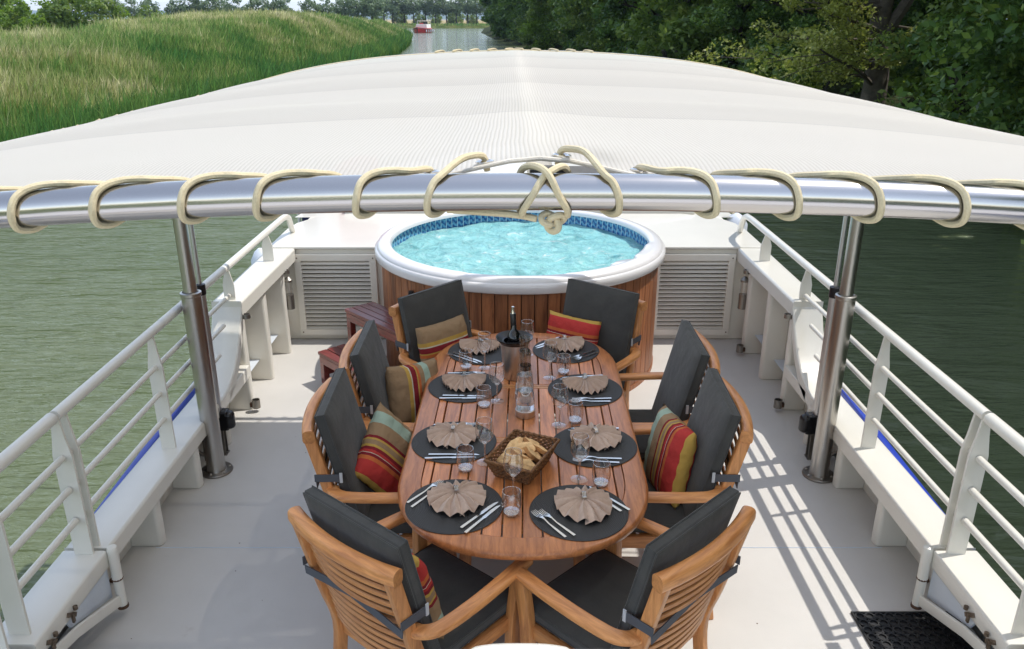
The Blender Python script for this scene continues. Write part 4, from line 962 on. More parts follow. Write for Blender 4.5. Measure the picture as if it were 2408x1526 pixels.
# front lacing cord
def around(x, phi, rc, yc=0.975):
    r = 0.0225 + rc; return (x, yc - r*math.sin(phi), arc_z(x) + r*math.cos(phi))
RC = 0.0044
mb = MB(); eyes = []
LX = [-0.10, -0.185, -0.304, -0.394, -0.5, -0.598] + [-0.7-0.105*i for i in range(10)]
RX_ = [0.127, 0.243, 0.341, 0.439, 0.542] + [0.645+0.105*i for i in range(11)]
for s, xs in ((-1, LX), (1, RX_)):
    for k, x0 in enumerate(xs):
        if abs(x0-XC) > 1.7: continue
        d = -s                                            # cord runs toward the middle
        run = 0.078 if k > 0 else 0.07
        near = k <= 0
        ex, ey = x0 + d*run, 1.052
        if near: ex = x0 + d*0.064; ey = 1.045
        ez = fab_z(ex, 1.06) + 0.002
        if near:
            p = [around(x0 + d*0.016, R(212), RC), around(x0 + d*0.007, R(180), RC), around(x0 - d*0.001, R(140), RC), around(x0, R(95), RC), around(x0 + d*0.007, R(55), RC), around(x0+d*0.018, R(25), RC*1.1)]
            p += [(x0+d*0.036, 1.0, ez+0.010), (x0+d*0.052, 1.028, ez+0.011), (ex, ey, ez+0.006), (ex+d*0.004, ey+0.004, ez-0.012)]
        else:
            p = [around(x0 + d*0.015, R(212), RC), around(x0 + d*0.006, R(180), RC), around(x0 - d*0.002, R(140), RC), around(x0, R(95), RC), around(x0 + d*0.005, R(55), RC), around(x0+d*0.014, R(27), RC)]
            p += [around(x0+d*0.028, R(6), RC*1.05), around(x0+d*0.044, R(-10), RC*1.0), around(x0+d*0.062, R(-26), RC*1.0), (ex, ey, ez+0.004), (ex+d*0.003, ey+0.004, ez-0.012)]
        mb.tube(smooth_path(p, 5), RC, 8); eyes.append((ex, ey, ez))
# the crossed pair and knot in the middle
for a, b, c in ((0.022, 0.052, -1), (0.058, 0.028, 1)):
    pts = [around(0.04 - c*(-0.03), R(205), RC*1.2), around(0.04+c*0.028, R(170), RC*1.3), around(0.04+c*0.026, R(130), RC), around(0.04+c*0.016, R(90), RC), around(0.04+c*0.004, R(45), RC*(1.2 if c < 0 else 2.6)), around(0.04-c*0.008, R(15), RC*(1.2 if c < 0 else 2.2)), (0.04-c*0.022, 0.99, 2.352), (0.04-c*0.03, 1.01, 2.34), (0.04-c*0.03, 1.03, 2.315)]
    mb.tube(smooth_path(pts, 5), RC, 8)
mb.build('front_lacing', cordcol, can)
mb = MB()
kc = Vector((0.05, 0.968, 2.289))
pts = [kc + Vector((0.0052*(math.sin(t)+2*math.sin(2*t)), 0.0045*math.sin(3*t), 0.0042*(math.cos(t)-2*math.cos(2*t)))) for t in [2*math.pi*i/64 for i in range(64)]]
mb.tube(pts, RC*0.95, 8, closed=True)
mb.tube(smooth_path([(0.04-0.12, 0.985, 2.2995), (0.0, 0.975, 2.296), (0.03, 0.968, 2.292)], 4), RC, 8); mb.build('knot', cordcol, can)
for ex, ey, ez in eyes:
    mb = MB(); mb.lathe([(0.0065, 0.0015), (0.009, 0.003), (0.0125, 0.0015), (0.0125, 0)], (0, 0, 0), 18); o = mb.build('eyelet', 'cutlery_steel', can); o.location = (ex+0.001, ey+0.003, ez-0.001); o.rotation_euler = (R(-3), R(8)*(1 if ex > 0 else -1)*0.5, 0)
# side and rear lacing
for s in (-1, 1):
    mb = MB(); xr = XC+s*1.745; zr = arc_z(xr)
    Y = 1.1
    while Y < 5.08:
        W = fab_half(Y); xe = XC+s*(W-0.02)
        p = [(xe, Y, fab_z(xe, Y)+0.008), (xr-s*0.02, Y+0.05, zr+0.026), (xr+s*0.01, Y+0.075, zr+0.025), (xr+s*0.026, Y+0.085, zr), (xr+s*0.01, Y+0.09, zr-0.026), (xr-s*0.022, Y+0.1, zr-0.012), (xe, Y+0.115, fab_z(xe, Y)-0.006)]
        mb.tube(smooth_path(p, 3), 0.005, 6); Y += 0.118
    mb.build('side_lacing', cordcol, can)
mb = MB()
x = -0.46
while x < 0.56:
    z = arc_z(x); d = 1 if x < XC else -1
    p = [(x, 5.105, fab_z(x, 5.1)+0.008), (x+d*0.03, 5.15, z+0.03), (x+d*0.05, 5.18, z+0.025), (x+d*0.06, 5.2, z), (x+d*0.07, 5.17, z-0.024)]
    mb.tube(smooth_path(p, 3), 0.0055, 6); x += 0.105
mb.build('rear_lacing', cordcol, can)

# cabin roof edge the picture is taken from
rf = thing('cabin_roof', 'white curved edge of the cabin roof at the bottom of the picture', 'roof', (0, 0, 0))
mb = MB()
pts = [(XC+1.1*u, 0.655-0.05*u*u) for u in [i/16 for i in range(-16, 17)]]
mb.prism(pts + [(XC+1.1, 0.2), (XC-1.1, 0.2)], 1.88, 1.9225); mb.build('roof_edge', 'acrylic', rf, 0.008)
mb = MB(); mb.prism(smooth_path([(-0.048, 0.60, 0), (-0.047, 0.66, 0), (-0.032, 0.674, 0), (0.008, 0.677, 0), (0.048, 0.674, 0), (0.066, 0.66, 0), (0.067, 0.60, 0)], 3) and [(p.x, p.y) for p in smooth_path([(-0.048, 0.60, 0), (-0.047, 0.66, 0), (-0.032, 0.674, 0), (0.008, 0.677, 0), (0.048, 0.674, 0), (0.066, 0.66, 0), (0.067, 0.60, 0)], 3)], 1.85, 1.909); mb.build('searchlight_plinth', 'white_paint', rf, 0.006)

# ================================================================ HOT TUB
TC = (0.06, 6.0)
tub = thing('hot_tub', 'round hot tub with white acrylic rim, wooden plank sides and bubbling turquoise water', 'hot tub', (TC[0], TC[1], 0))
def rin(a):                                               # inner radius of the rim by angle
    d = math.degrees(a) % 360; f = 0.0
    if 248 < d < 288: f = min(1, (d-248)/3, (288-d)/3)
    g_ = 0.0
    if 325 < d < 352: g_ = min(1, (d-325)/3, (352-d)/6)
    return 0.962 + 0.03*sst(f) + 0.028*sst(1-g_)*(1 if (d < 20 or d > 352 or d < 325) else 1)*0.35 - 0.02*g_
NA = 240; mb = MB(); rows = []
for i in range(NA+1):
    a = 2*math.pi*i/NA; ri = rin(a)
    prof = [(1.075, 0.866), (1.088, 0.868), (1.096, 0.878), (1.098, 0.91), (1.095, 0.928), (1.086, 0.936), (1.081, 0.938), (1.079, 0.947), (1.070, 0.960), (1.055, 0.968), (1.035, 0.972), (1.015, 0.973), (ri+0.022, 0.971), (ri+0.008, 0.966), (ri, 0.952), (ri-0.002, 0.935)]
    rows.append([(r*math.cos(a), r*math.sin(a), z) for r, z in prof])
mb.grid(rows); mb.build('rim', 'acrylic', tub, smooth=50)
# tile band with uv
me = bpy.data.meshes.new('tile_band'); v = []; f = []; uv = []
for i in range(NA+1):
    a = 2*math.pi*i/NA
    for z, r in ((0.937, 1.002), (0.81, 0.995)): v.append((r*math.cos(a), r*math.sin(a), z))
for i in range(NA):
    f.append((2*i, 2*i+1, 2*i+3, 2*i+2)); uv += [(i/NA, 1), (i/NA, 0), ((i+1)/NA, 0), ((i+1)/NA, 1)]
me.from_pydata(v, [], f); ul = me.uv_layers.new(name='uv')
for k, c in enumerate(uv): ul.data[k].uv = c
me.materials.append(MATS['pool_tiles']); me.polygons.foreach_set('use_smooth', [True]*len(f))
o = bpy.data.objects.new('tile_band', me); C.objects.link(o); o.parent = tub
mb = MB(); rng = random.Random(3); rows = []
def wave(x, y): return 0.010*math.sin(9*x+3*math.sin(5*y))*math.cos(8*y+2*math.sin(6*x)) + 0.005*math.sin(23*x-17*y) + 0.003*math.sin(41*x+29*y)
for i in range(61):
    r = 1.0*i/60; rows.append([(r*math.cos(2*math.pi*j/160), r*math.sin(2*math.pi*j/160), 0.848+wave(r*math.cos(2*math.pi*j/160), r*math.sin(2*math.pi*j/160))) for j in range(161)])
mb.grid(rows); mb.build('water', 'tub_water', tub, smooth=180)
mb = MB(); mb.lathe([(1.035, 0.0), (1.035, 0.862)], n=96); mb.build('inner_shell', 'joint', tub)
mb = MB(); NPK = 76
for k in range(NPK):
    a0 = 2*math.pi*(k+0.035)/NPK; a1 = 2*math.pi*(k+0.965)/NPK; am = (a0+a1)/2
    P_ = [(1.052*math.cos(a), 1.052*math.sin(a)) for a in (a0, am, a1)] + [(1.04*math.cos(a1), 1.04*math.sin(a1)), (1.04*math.cos(a0), 1.04*math.sin(a0))]
    mb.prism(P_, 0.035, 0.868)
mb.build('plank_cladding', 'cedar', tub)
mb = MB(); mb.lathe([(1.058, 0.0), (1.058, 0.035), (1.03, 0.036)], n=96); mb.build('plinth', 'cedar', tub)
mb = MB(); mb.box((-0.75, -0.76, 0.77), (0.035, 0.03, 0.03)); mb.box((-0.75, -0.775, 0.745), (0.02, 0.02, 0.05)); mb.build('drain_tap', 'black_plastic', tub, 0.004)
mb = MB(); mb.lathe([(0.0001, 0.07), (0.09, 0.065), (0.115, 0.045), (0.12, 0.0), (0.12, -0.02)], (0, 0, 0), 28); o = mb.build('skimmer_lid', 'acrylic', tub, smooth=70); o.location = (0.77, -0.50, 0.862); o.scale = (1.3, 0.75, 0.8); o.rotation_euler = (0, 0, R(25))
mb = MB(); mb.lathe([(0.034, 0), (0.034, 0.025), (0.02, 0.035), (0.0001, 0.036)], (0, 0, 0), 14)
for k in range(6): mb.box((0.03*math.cos(k*1.05), 0.03*math.sin(k*1.05), 0.018), (0.014, 0.014, 0.036))
o = mb.build('air_valve', 'steel_dull', tub); o.location = (0.86, -0.47, 0.905)

# ================================================================ STEPS
st = thing('tub_steps', 'dark red wooden two step platform leading up to the hot tub', 'steps', (-1.42, 5.45, 0), R(-47))
L_ = 0.9
for tread, (y0, zt) in enumerate(((0.0, 0.25), (0.25, 0.52))):
    for k in range(3 if tread == 0 else 4):
        w = 0.072 if tread == 0 else 0.058
        mb = MB(); mb.box((L_/2, y0+w*(k+0.5)+0.006*k, zt-0.012), (L_, w, 0.024)); mb.build('tread_board', 'mahogany', st, 0.004)
    mb = MB(); mb.box((L_/2, y0+0.012, zt-0.055), (L_-0.04, 0.022, 0.06)); mb.build('apron', 'mahogany', st, 0.003)
    for x in (0.03, L_-0.03):
        for yy in (y0+0.03, y0+0.2):
            mb = MB(); mb.box((x, yy, (zt-0.026)/2), (0.05, 0.045, zt-0.026)); mb.build('leg', 'mahogany', st, 0.003)
for x in (0.03, L_-0.03, L_/2):
    mb = MB(); mb.box((x, 0.25, 0.1), (0.024, 0.44, 0.07)); mb.build('side_rail', 'mahogany', st, 0.003)

# ================================================================ TABLE
tb = thing('dining_table', 'oval slatted teak dining table laid for eight in the middle of the deck', 'table', (0.055, 3.475, 0), R(-1.0))
TH = 0.75
def tab_outline(off, n=28):
    a, b = 0.512-off, 0.535-off; yc = 0.55; pts = []
    for sgn in (1, -1):
        for i in range(n+1):
            t = math.pi*i/n if sgn > 0 else math.pi + math.pi*i/n
            c, s_ = math.cos(t), math.sin(t); e = 2/2.35
            pts.append((a*math.copysign(abs(c)**e, c), sgn*yc + b*math.copysign(abs(s_)**e, s_)))
    return pts
o0, oi = tab_outline(0), tab_outline(0.092)
mb = MB(); rows = []
for k in range(len(o0)+1):
    (x, y), (xi, yi) = o0[k % len(o0)], oi[k % len(oi)]; dx, dy = xi-x, yi-y
    q = lambda f, z: (x+dx*f, y+dy*f, z)
    rows.append([q(1, TH-0.03), q(0.06, TH-0.034), q(0.0, TH-0.024), q(0.0, TH-0.012), q(0.05, TH-0.003), q(0.14, TH), q(1, TH), q(1, TH-0.03)])
mb.grid(rows); mb.build('frame', 'teak_table', tb, smooth=45)
def yend(x, off=0.094):                                   # half length of the slat field at x
    a, b = 0.512-off, 0.535-off
    f = max(0, 1-(abs(x)/a)**2.35)**(1/2.35)
    return 0.55 + b*f
pitch = 0.0755
for zone, (ya, yb) in enumerate(((None, -0.285), (-0.235, 0.285), (0.335, None))):
    mb = MB()
    k = -6
    while k <= 5:
        x0 = k*pitch+0.003; x1 = (k+1)*pitch-0.003
        x0 = max(x0, -0.416); x1 = min(x1, 0.416)
        if x1 > x0+0.01:
            xs = [x0+(x1-x0)*i/4 for i in range(5)]
            lo = [(x, -yend(x) if ya is None else ya) for x in xs]; hi = [(x, yend(x) if yb is None else yb) for x in xs]
            mb.prism(lo + hi[::-1], TH-0.02, TH-0.001)
        k += 1
    mb.build('slats', 'teak_table', tb, 0.002, seg=1)
for y in (-0.26, 0.31):
    for dy in (-0.0115, 0.0115):
        mb = MB(); mb.box((0, y+dy, TH-0.012), (0.84, 0.021, 0.022)); mb.build('cross_rail', 'teak_x', tb, 0.002)
mb = MB(); mb.box((0, 0, TH-0.06), (0.06, 1.7, 0.05))
for y in (-0.75, 0.75, -0.26, 0.31): mb.box((0, y, TH-0.065), (0.76, 0.05, 0.06))
mb.build('under_frame', 'teak_x', tb, 0.003)
for sx in (-1, 1):
    mb = MB(); mb.box((sx*0.37, 0, TH-0.065), (0.024, 1.55, 0.07)); mb.build('apron', 'teak_y', tb, 0.003)
    for sy in (-1, 1):
        mb = MB(); mb.sweep(smooth_path([(sx*0.33, sy*0.60, 0), (sx*0.30, sy*0.63, 0.3), (sx*0.34, sy*0.66, TH-0.035)], 4), rrect(0.055, 0.055, 0.008, 2), up=(0,1,0)); mb.build('leg', 'teak_z', tb)
        mb = MB(); mb.sweep(smooth_path([(sx*0.18, sy*0.70, 0), (sx*0.24, sy*0.68, 0.35), (sx*0.20, sy*0.72, TH-0.09)], 4), rrect(0.05, 0.045, 0.008, 2), up=(0,1,0)); mb.build('leg', 'teak_z', tb)

# ================================================================ CHAIRS
def make_chair():
    t = thing('armchair', 'x', 'chair')
    def bk(z): return -0.215 - 0.125*(max(0, z-0.42)/0.52)**1.1       # y of the back plane at height z
    for s in (-1, 1):
        up = smooth_path([(s*0.235, -0.275, 0), (s*0.235, -0.245, 0.22), (s*0.235, bk(0.42)-0.012, 0.42), (s*0.235, bk(0.6)-0.02, 0.6), (s*0.235, bk(0.78)-0.02, 0.78), (s*0.235, bk(0.93)-0.018, 0.93)], 4)
        mb = MB(); mb.sweep(up, rrect(0.034, 0.05, 0.008, 2), up=(0, 1, 0)); mb.build('rear_leg', 'teak_z', t)
        fl = smooth_path([(s*0.265, 0.215, 0), (s*0.252, 0.20, 0.25), (s*0.255, 0.205, 0.45), (s*0.268, 0.225, 0.645)], 4)
        mb = MB(); mb.sweep(fl, rrect(0.04, 0.055, 0.008, 2), up=(0, 1, 0)); mb.build('front_leg', 'teak_z', t)
        arm = smooth_path([(s*0.232, -0.275, 0.672), (s*0.262, -0.268, 0.672), (s*0.288, -0.235, 0.67), (s*0.297, -0.18, 0.667), (s*0.296, -0.05, 0.662), (s*0.286, 0.1, 0.658), (s*0.268, 0.262, 0.654)], 5)
        mb = MB(); mb.sweep(arm, rrect(0.056, 0.03, 0.012, 3)); mb.build('armrest', 'teak_y', t, smooth=60)
        mb = MB(); mb.box((s*0.24, -0.02, 0.405), (0.024, 0.42, 0.06)); mb.build('side_rail', 'teak_y', t, 0.004)
        # cushion strap round the upright
        mb = MB(); zz = 0.735; yy = bk(zz)-0.02
        mb.box((s*0.256, yy+0.022, zz), (0.004, 0.115, 0.034)); mb.box((s*0.13, yy-0.029, zz-0.02), (0.25, 0.004, 0.032), Euler((0, s*R(7), 0)).to_matrix()); mb.build('strap', 'strap_grey', t)
        mb = MB(); mb.box((s*0.259, yy+0.075, zz+0.003), (0.004, 0.012, 0.046)); mb.build('buckle', 'plastic_buckle', t)
    mb = MB(); mb.box((0, 0.195, 0.40), (0.47, 0.024, 0.065)); mb.build('front_rail', 'teak_x', t, 0.004)
    mb = MB(); mb.box((0, -0.215, 0.40), (0.44, 0.024, 0.07)); mb.build('rear_rail', 'teak_x', t, 0.004)
    def bow(z, dy=0, w=0.222): return [(w*u, bk(z)-0.018+dy-0.036*(1-u*u), z) for u in [i/8 for i in range(-8, 9)]]
    for k in range(11):
        z = 0.47 + k*0.0385
        mb = MB(); mb.sweep(bow(z), rrect(0.011, 0.02, 0.003, 1)); mb.build('back_slat', 'teak_x', t)
    mb = MB(); mb.sweep([(p[0], p[1]+0.002, p[2]) for p in bow(0.93, 0.005, 0.264)], rrect(0.05, 0.058, 0.018, 3)); mb.build('crest_rail', 'teak_x', t, smooth=50)
    # seat slats under the cushion
    mb = MB()
    for k in range(6): mb.box((0, -0.17+k*0.066, 0.425), (0.46, 0.05, 0.014))
    mb.build('seat_slats', 'teak_x', t)
    # cushions: soft boxes
    def soft(w, d, h, pw=6.0, seed=0, puff=0.012):
        mb = MB(); n = 15
        def f(u, v):  # rounded rectangle spread
            return u, v
        top = []; bot = []
        for i in range(n):
            rt = []; rb_ = []
            for j in range(n):
                u = -1+2*i/(n-1); v = -1+2*j/(n-1)
                u2 = math.copysign(1-(1-abs(u))**1.6, u); v2 = math.copysign(1-(1-abs(v))**1.6, v)
                e = 1-max(abs(u2), abs(v2))**14
                hh = h/2*(0.62+0.38*e) + puff*(1-u2*u2)*(1-v2*v2)
                rt.append((u2*w/2*(1-0.012*abs(v2)**4*0), v2*d/2, hh)); rb_.append((u2*w/2, v2*d/2, -hh*0.92))
            top.append(rt); bot.append(rb_)
        mb.grid(top); mb.grid(bot)
        ring = lambda g: [g[i][0] for i in range(n)] + [g[n-1][j] for j in range(1, n)] + [g[i][n-1] for i in range(n-2, -1, -1)] + [g[0][j] for j in range(n-2, 0, -1)]
        a, b = ring(top), ring(bot); m = len(a)
        mid1 = [(x*1.014, y*1.014, z*0.5) for x, y, z in a]; 
        allr = [a, mid1, b]
        for q in range(2):
            mb.add(allr[q]+allr[q+1], [(i, (i+1) % m, m+(i+1) % m, m+i) for i in range(m)])
        for rg_ in (a, b): mb.tube([(x*1.006, y*1.006, z*0.97) for x, y, z in rg_], 0.0028, 5, closed=True)
        return mb
    o = soft(0.47, 0.47, 0.065).build('seat_cushion', 'cushion_cloth', t, smooth=50); o.location = (0, 0.02, 0.468)
    o = soft(0.475, 0.575, 0.068).build('back_cushion', 'cushion_cloth', t, smooth=50); o.location = (0, -0.235, 0.735)
    o.rotation_euler = (R(90+13.5), 0, 0)
    return t
proto = make_chair()
def face(fx, fy): return math.atan2(-fx, fy)              # rotation that turns local +Y to (fx, fy)
CH = { # crest centre, facing
 'F1': ((-0.555, 2.185), (0.65, 0.757), 'teak armchair seen from behind at the front left corner of the table'),
 'F2': ((0.635, 2.175), (-0.70, 0.71), 'teak armchair seen from behind at the front right corner of the table'),
 'L1': ((-0.845, 3.17), (1, 0.02), 'teak armchair on the left side of the table level with the bread basket'),
 'L2': ((-0.815, 3.80), (1, 0.0), 'teak armchair on the left side of the table nearest the wooden steps'),
 'R1': ((0.975, 3.17), (-1, 0.03), 'teak armchair on the right side with a striped pillow level with the bread basket'),
 'R2': ((0.985, 3.80), (-1, 0.0), 'teak armchair on the right side of the table without a pillow'),
 'B1': ((-0.53, 4.62), (0.745, -0.667), 'teak armchair in front of the hot tub beside the wooden steps'),
 'B2': ((0.585, 4.68), (-0.62, -0.785), 'teak armchair in front of the hot tub by the right louvre'),
}
chairs = {}
for k, (c, f, lab) in CH.items():
    t = proto if k == 'F1' else copy_tree(proto)
    fv = Vector((f[0], f[1])).normalized(); org = Vector(c) + fv*0.362
    t.location = (org.x, org.y, 0); t.rotation_euler = (0, 0, face(fv.x, fv.y)); t['label'] = lab; t['group'] = 'armchairs round the dining table'
    chairs[k] = t
# pillows
def pillow_mesh(mat, seed):
    mb = MB(); n = 21; h = 0.068; rr = random.Random(seed)
    T = []; B = []
    for i in range(n):
        a = []; b = []
        for j in range(n):
            u = -1+2*i/(n-1); v = -1+2*j/(n-1)
            th = ((1-u**4)*(1-v**4))**0.5*(1-0.25*u*u*v*v)
            px = u*0.2*(1-0.07*(1-u*u)*0-0.06*(1-v*v)*abs(u)**6); py = v*0.2*(1-0.06*(1-u*u)*abs(v)**6)
            wr = 0.004*math.sin(u*17+seed)*abs(v)**2 + 0.004*math.sin(v*15+seed*2)*abs(u)**2
            a.append((px, py, h*th+wr)); b.append((px, py, -h*th+wr))
        T.append(a); B.append(b)
    mb.grid(T); mb.grid(B)
    me = mb.mesh('pillow', mat, 180, fix=False)
    bm = bmesh.new(); bm.from_mesh(me); bmesh.ops.remove_doubles(bm, verts=bm.verts, dist=0.0004); bmesh.ops.recalc_face_normals(bm, faces=bm.faces); bm.to_mesh(me); bm.free(); return me
PA = pillow_mesh('stripes_bold', 1); PB = pillow_mesh('stripes_fine', 4)
for key, me, loc, eul, lab in [
    ('B1', PA, (0.07, -0.115, 0.69), (104, 0, -4), 'tan pillow with red and yellow stripes on the chair beside the steps'),
    ('B2', PB, (0.10, -0.12, 0.665), (104, 0, 3), 'striped pillow with red top edge on the chair by the right louvre'),
    ('L2', PA, (-0.05, -0.06, 0.66), (104, -80, -38), 'tan pillow with red and yellow bands on the left chair nearest the steps'),
    ('L1', PB, (-0.04, -0.07, 0.66), (106, -125, -28), 'pillow with teal and red diagonal stripes on the left chair by the bread basket'),
    ('R1', PB, (0.05, -0.10, 0.665), (102, 85, 12), 'pillow with upright stripes on the right chair by the bread basket'),
    ('F1', PB, (0.0, -0.13, 0.635), (101, 8, 0), 'striped pillow seen edge on in the front left chair')]:
    o = bpy.data.objects.new('pillow', me); C.objects.link(o); tag(o, lab, 'pillow', 'striped pillows on the chairs')
    ch = chairs[key]; M = Matrix.Translation(ch.location) @ Matrix.Rotation(ch.rotation_euler.z, 4, 'Z') @ Matrix.Translation(Vector(loc))
    e = Euler((R(eul[0]), 0, R(eul[2]))).to_matrix().to_4x4() @ Matrix.Rotation(R(eul[1]), 4, 'Z')
    o.matrix_world = M @ e @ Matrix.Scale(0.92, 4)

# ================================================================ PLACE SETTINGS
TZ = TH + 0.0005
mm = MB(); mm.lathe([(0.0001, 0.004), (0.18, 0.004), (0.187, 0.0045), (0.19, 0.0025), (0.188, 0.0)], n=56); MATMESH = mm.mesh('placemat', 'woven_mat')
def napkin_mesh(seed, spread, rfront, rback, width, seam=0.0):
    """pleated fan napkin: sharp pleats radiate from the ring at the origin, the longest toward local -Y"""
    mb = MB(); pleats = 16; sub = 8; n = pleats*sub; rr = random.Random(seed); rows = []
    amp = [rr.uniform(0.75, 1.2) for _ in range(pleats+2)]; jit = [rr.uniform(-0.35, 0.35) for _ in range(pleats+2)]
    for i in range(n+1):
        k, fr = divmod(i, sub); fr /= sub
        peak = 0.5 + jit[k]*0.5; tri = fr/peak if fr < peak else (1-fr)/(1-peak)       # asymmetric fold
        f = i/n; a = seam - R(spread)/2 + R(spread)*f; row = []
        rad = rfront*(0.5+0.5*math.cos(a)) + rback*(0.5-0.5*math.cos(a)); rad += (width-rad)*abs(math.sin(a))**2*0.7
        rad *= 0.975 + 0.03*(tri**1.5) + 0.03*math.sin(f*9+seed*2)
        for q in range(11):
            t = q/10; r = 0.005 + (rad-0.005)*t
            z = 0.004 + 0.022*(1-t)**1.5 + 0.025*(t**0.7)*(tri**0.9)*amp[k] + 0.012*math.sin(math.pi*t)
            aa = a + 0.05*math.sin(t*5+k)*t
            row.append((r*math.sin(aa), -r*math.cos(aa), z))
        rows.append(row)
    mb.grid(rows); return mb.mesh('napkin', 'napkin_cloth', 35, fix=False)
NAPK = {'round': napkin_mesh(1, 366, 0.150, 0.085, 0.110, math.pi), 'fan': napkin_mesh(2, 188, 0.152, 0.1, 0.12), 'round2': napkin_mesh(3, 364, 0.128, 0.1, 0.117, math.pi), 'fan2': napkin_mesh(5, 198, 0.15, 0.1, 0.115), 'round3': napkin_mesh(6, 362, 0.145, 0.085, 0.115, math.pi)}
rg = MB()
for k in (-1, 0, 1): rg.tube([(0.0055*k+0.002*math.sin(a), 0.018*math.cos(a), 0.030+0.017*math.sin(a)) for a in [2*math.pi*i/18 for i in range(18)]], 0.0019, 6, closed=True)
RINGM = rg.mesh('napkin_ring', 'cutlery_steel')
def fork_mesh():
    mb = MB(); path = [(0, -0.1, 0.003), (0, -0.04, 0.004), (0, 0.0, 0.005), (0, 0.025, 0.010), (0, 0.042, 0.010)]
    w = [0.011, 0.0095, 0.006, 0.006, 0.012]; rows = []
    for (x, y, z), ww in zip(path, w): rows.append([(-ww/2, y, z), (-ww/2, y, z+0.0018), (ww/2, y, z+0.0018), (ww/2, y, z)])
    rows.append([(-0.0125, 0.055, 0.0075), (-0.0125, 0.055, 0.0093), (0.0125, 0.055, 0.0093), (0.0125, 0.055, 0.0075)])
    for r in rows: r.append(r[0])
    mb.grid(rows); mb.add(rows[0][:4], [(0,1,2,3)])
    for k in range(4):
        x = -0.0105 + k*0.007; P_ = [(x, 0.054, 0.0085), (x, 0.075, 0.0065), (x*0.96, 0.098, 0.0105)]
        mb.sweep(P_, rrect(0.0032, 0.0016, 0.0004, 1), scales=[1, 1, 0.5])
    return mb.mesh('fork', 'cutlery_steel')
def knife_mesh():
    mb = MB(); rows = []
    for y, a, b, th in ((-0.11, -0.0055, 0.0055, 0.004), (-0.1, -0.0058, 0.0058, 0.0042), (-0.01, -0.005, 0.005, 0.0036), (0.0, -0.0045, 0.0045, 0.003), (0.008, -0.008, 0.0055, 0.0014), (0.06, -0.009, 0.0055, 0.0014), (0.095, -0.006, 0.0055, 0.0012), (0.11, 0.001, 0.0045, 0.001)):
        rows.append([(a, y, 0.002), (a, y, 0.002+th), (b, y, 0.002+th), (b, y, 0.002), (a, y, 0.002)])
    mb.grid(rows); mb.add(rows[0][:4], [(0,1,2,3)]); mb.add(rows[-1][:4], [(3,2,1,0)]); return mb.mesh('knife', 'cutlery_steel')
FORK, KNIFE = fork_mesh(), knife_mesh()
SET = { # mat centre, facing, napkin centre, napkin kind, fan opening direction (deg of -Y local), name
 'FR': ((0.256, 2.648), (-0.61, 0.79), (0.277, 2.700), 'round', 4, 'front right'),
 'FL': ((-0.225, 2.689), (0.59, 0.81), (-0.222, 2.742), 'round3', 14, 'front left'),
 'MR': ((0.364, 3.162), (-1, 0.05), (0.372, 3.225), 'round2', 20, 'right placemat next to the bread basket'),
 'ML': ((-0.259, 3.196), (1, 0.03), (-0.266, 3.245), 'round2', -12, 'left placemat next to the bread basket'),
 'R3': ((0.373, 3.738), (-1, -0.08), (0.376, 3.815), 'fan', 8, 'right placemat next to the carafes'),
 'L3': ((-0.241, 3.779), (1, 0.0), (-0.25, 3.845), 'fan2', 2, 'left placemat next to the carafes'),
 'BR': ((0.308, 4.266), (-0.72, -0.69), (0.302, 4.36), 'fan2', 14, 'back right'),
 'BL': ((-0.174, 4.247), (0.78, -0.62), (-0.185, 4.33), 'fan', -6, 'back left'),
}
def mato(me, name, x, y, z, rz, lab, cat, grp):
    o = bpy.data.objects.new(name, me); C.objects.link(o); o.location = (x, y, z); o.rotation_euler = (0, 0, rz); return tag(o, lab, cat, grp)
for k, (c, f, nc, kind, od, nm) in SET.items():
    full = nm if 'placemat' in nm else nm + ' placemat'
    desc = {'FR': 'front right of the table', 'FL': 'front left of the table', 'MR': 'right of the bread basket', 'ML': 'left of the bread basket', 'R3': 'right of the carafes', 'L3': 'left of the carafes', 'BR': 'back right of the table by the tub', 'BL': 'back left of the table by the wine cooler'}[k]
    mato(MATMESH, 'placemat', c[0], c[1], TZ, 0, f'round dark grey woven placemat at the {desc}'.replace('at the right of', 'to the right of').replace('at the left of', 'to the left of'), 'placemat', 'round woven placemats')
    n = mato(NAPK[kind], 'napkin', nc[0], nc[1], TZ+0.004, R(od), f'taupe napkin fanned out in a ring on the {full}', 'napkin', 'fanned napkins')
    r = bpy.data.objects.new('napkin_ring', RINGM); C.objects.link(r); r.parent = n; r.location = (0, 0, 0.004); r.rotation_euler = (0, 0, R(5))
    fv = Vector(f).normalized(); rt = Vector((fv.y, -fv.x)); rz = face(fv.x, fv.y)
    for i, off in enumerate((-0.150, -0.122)):
        p = Vector(c) + rt*off + fv*(0.0-0.012*i); mato(FORK, 'fork', p.x, p.y, TZ+0.004, rz + R(-2+3*i), f'{["outer", "inner"][i]} fork on the {full}', 'fork', 'forks on the placemats')
    for i, off in enumerate((0.150, 0.124)):
        p = Vector(c) + rt*off + fv*(-0.01+0.014*i); mato(KNIFE, 'knife', p.x, p.y, TZ+0.004, rz + R(2-3*i), f'{["outer", "inner"][i]} knife on the {full}', 'knife', 'knives on the placemats')

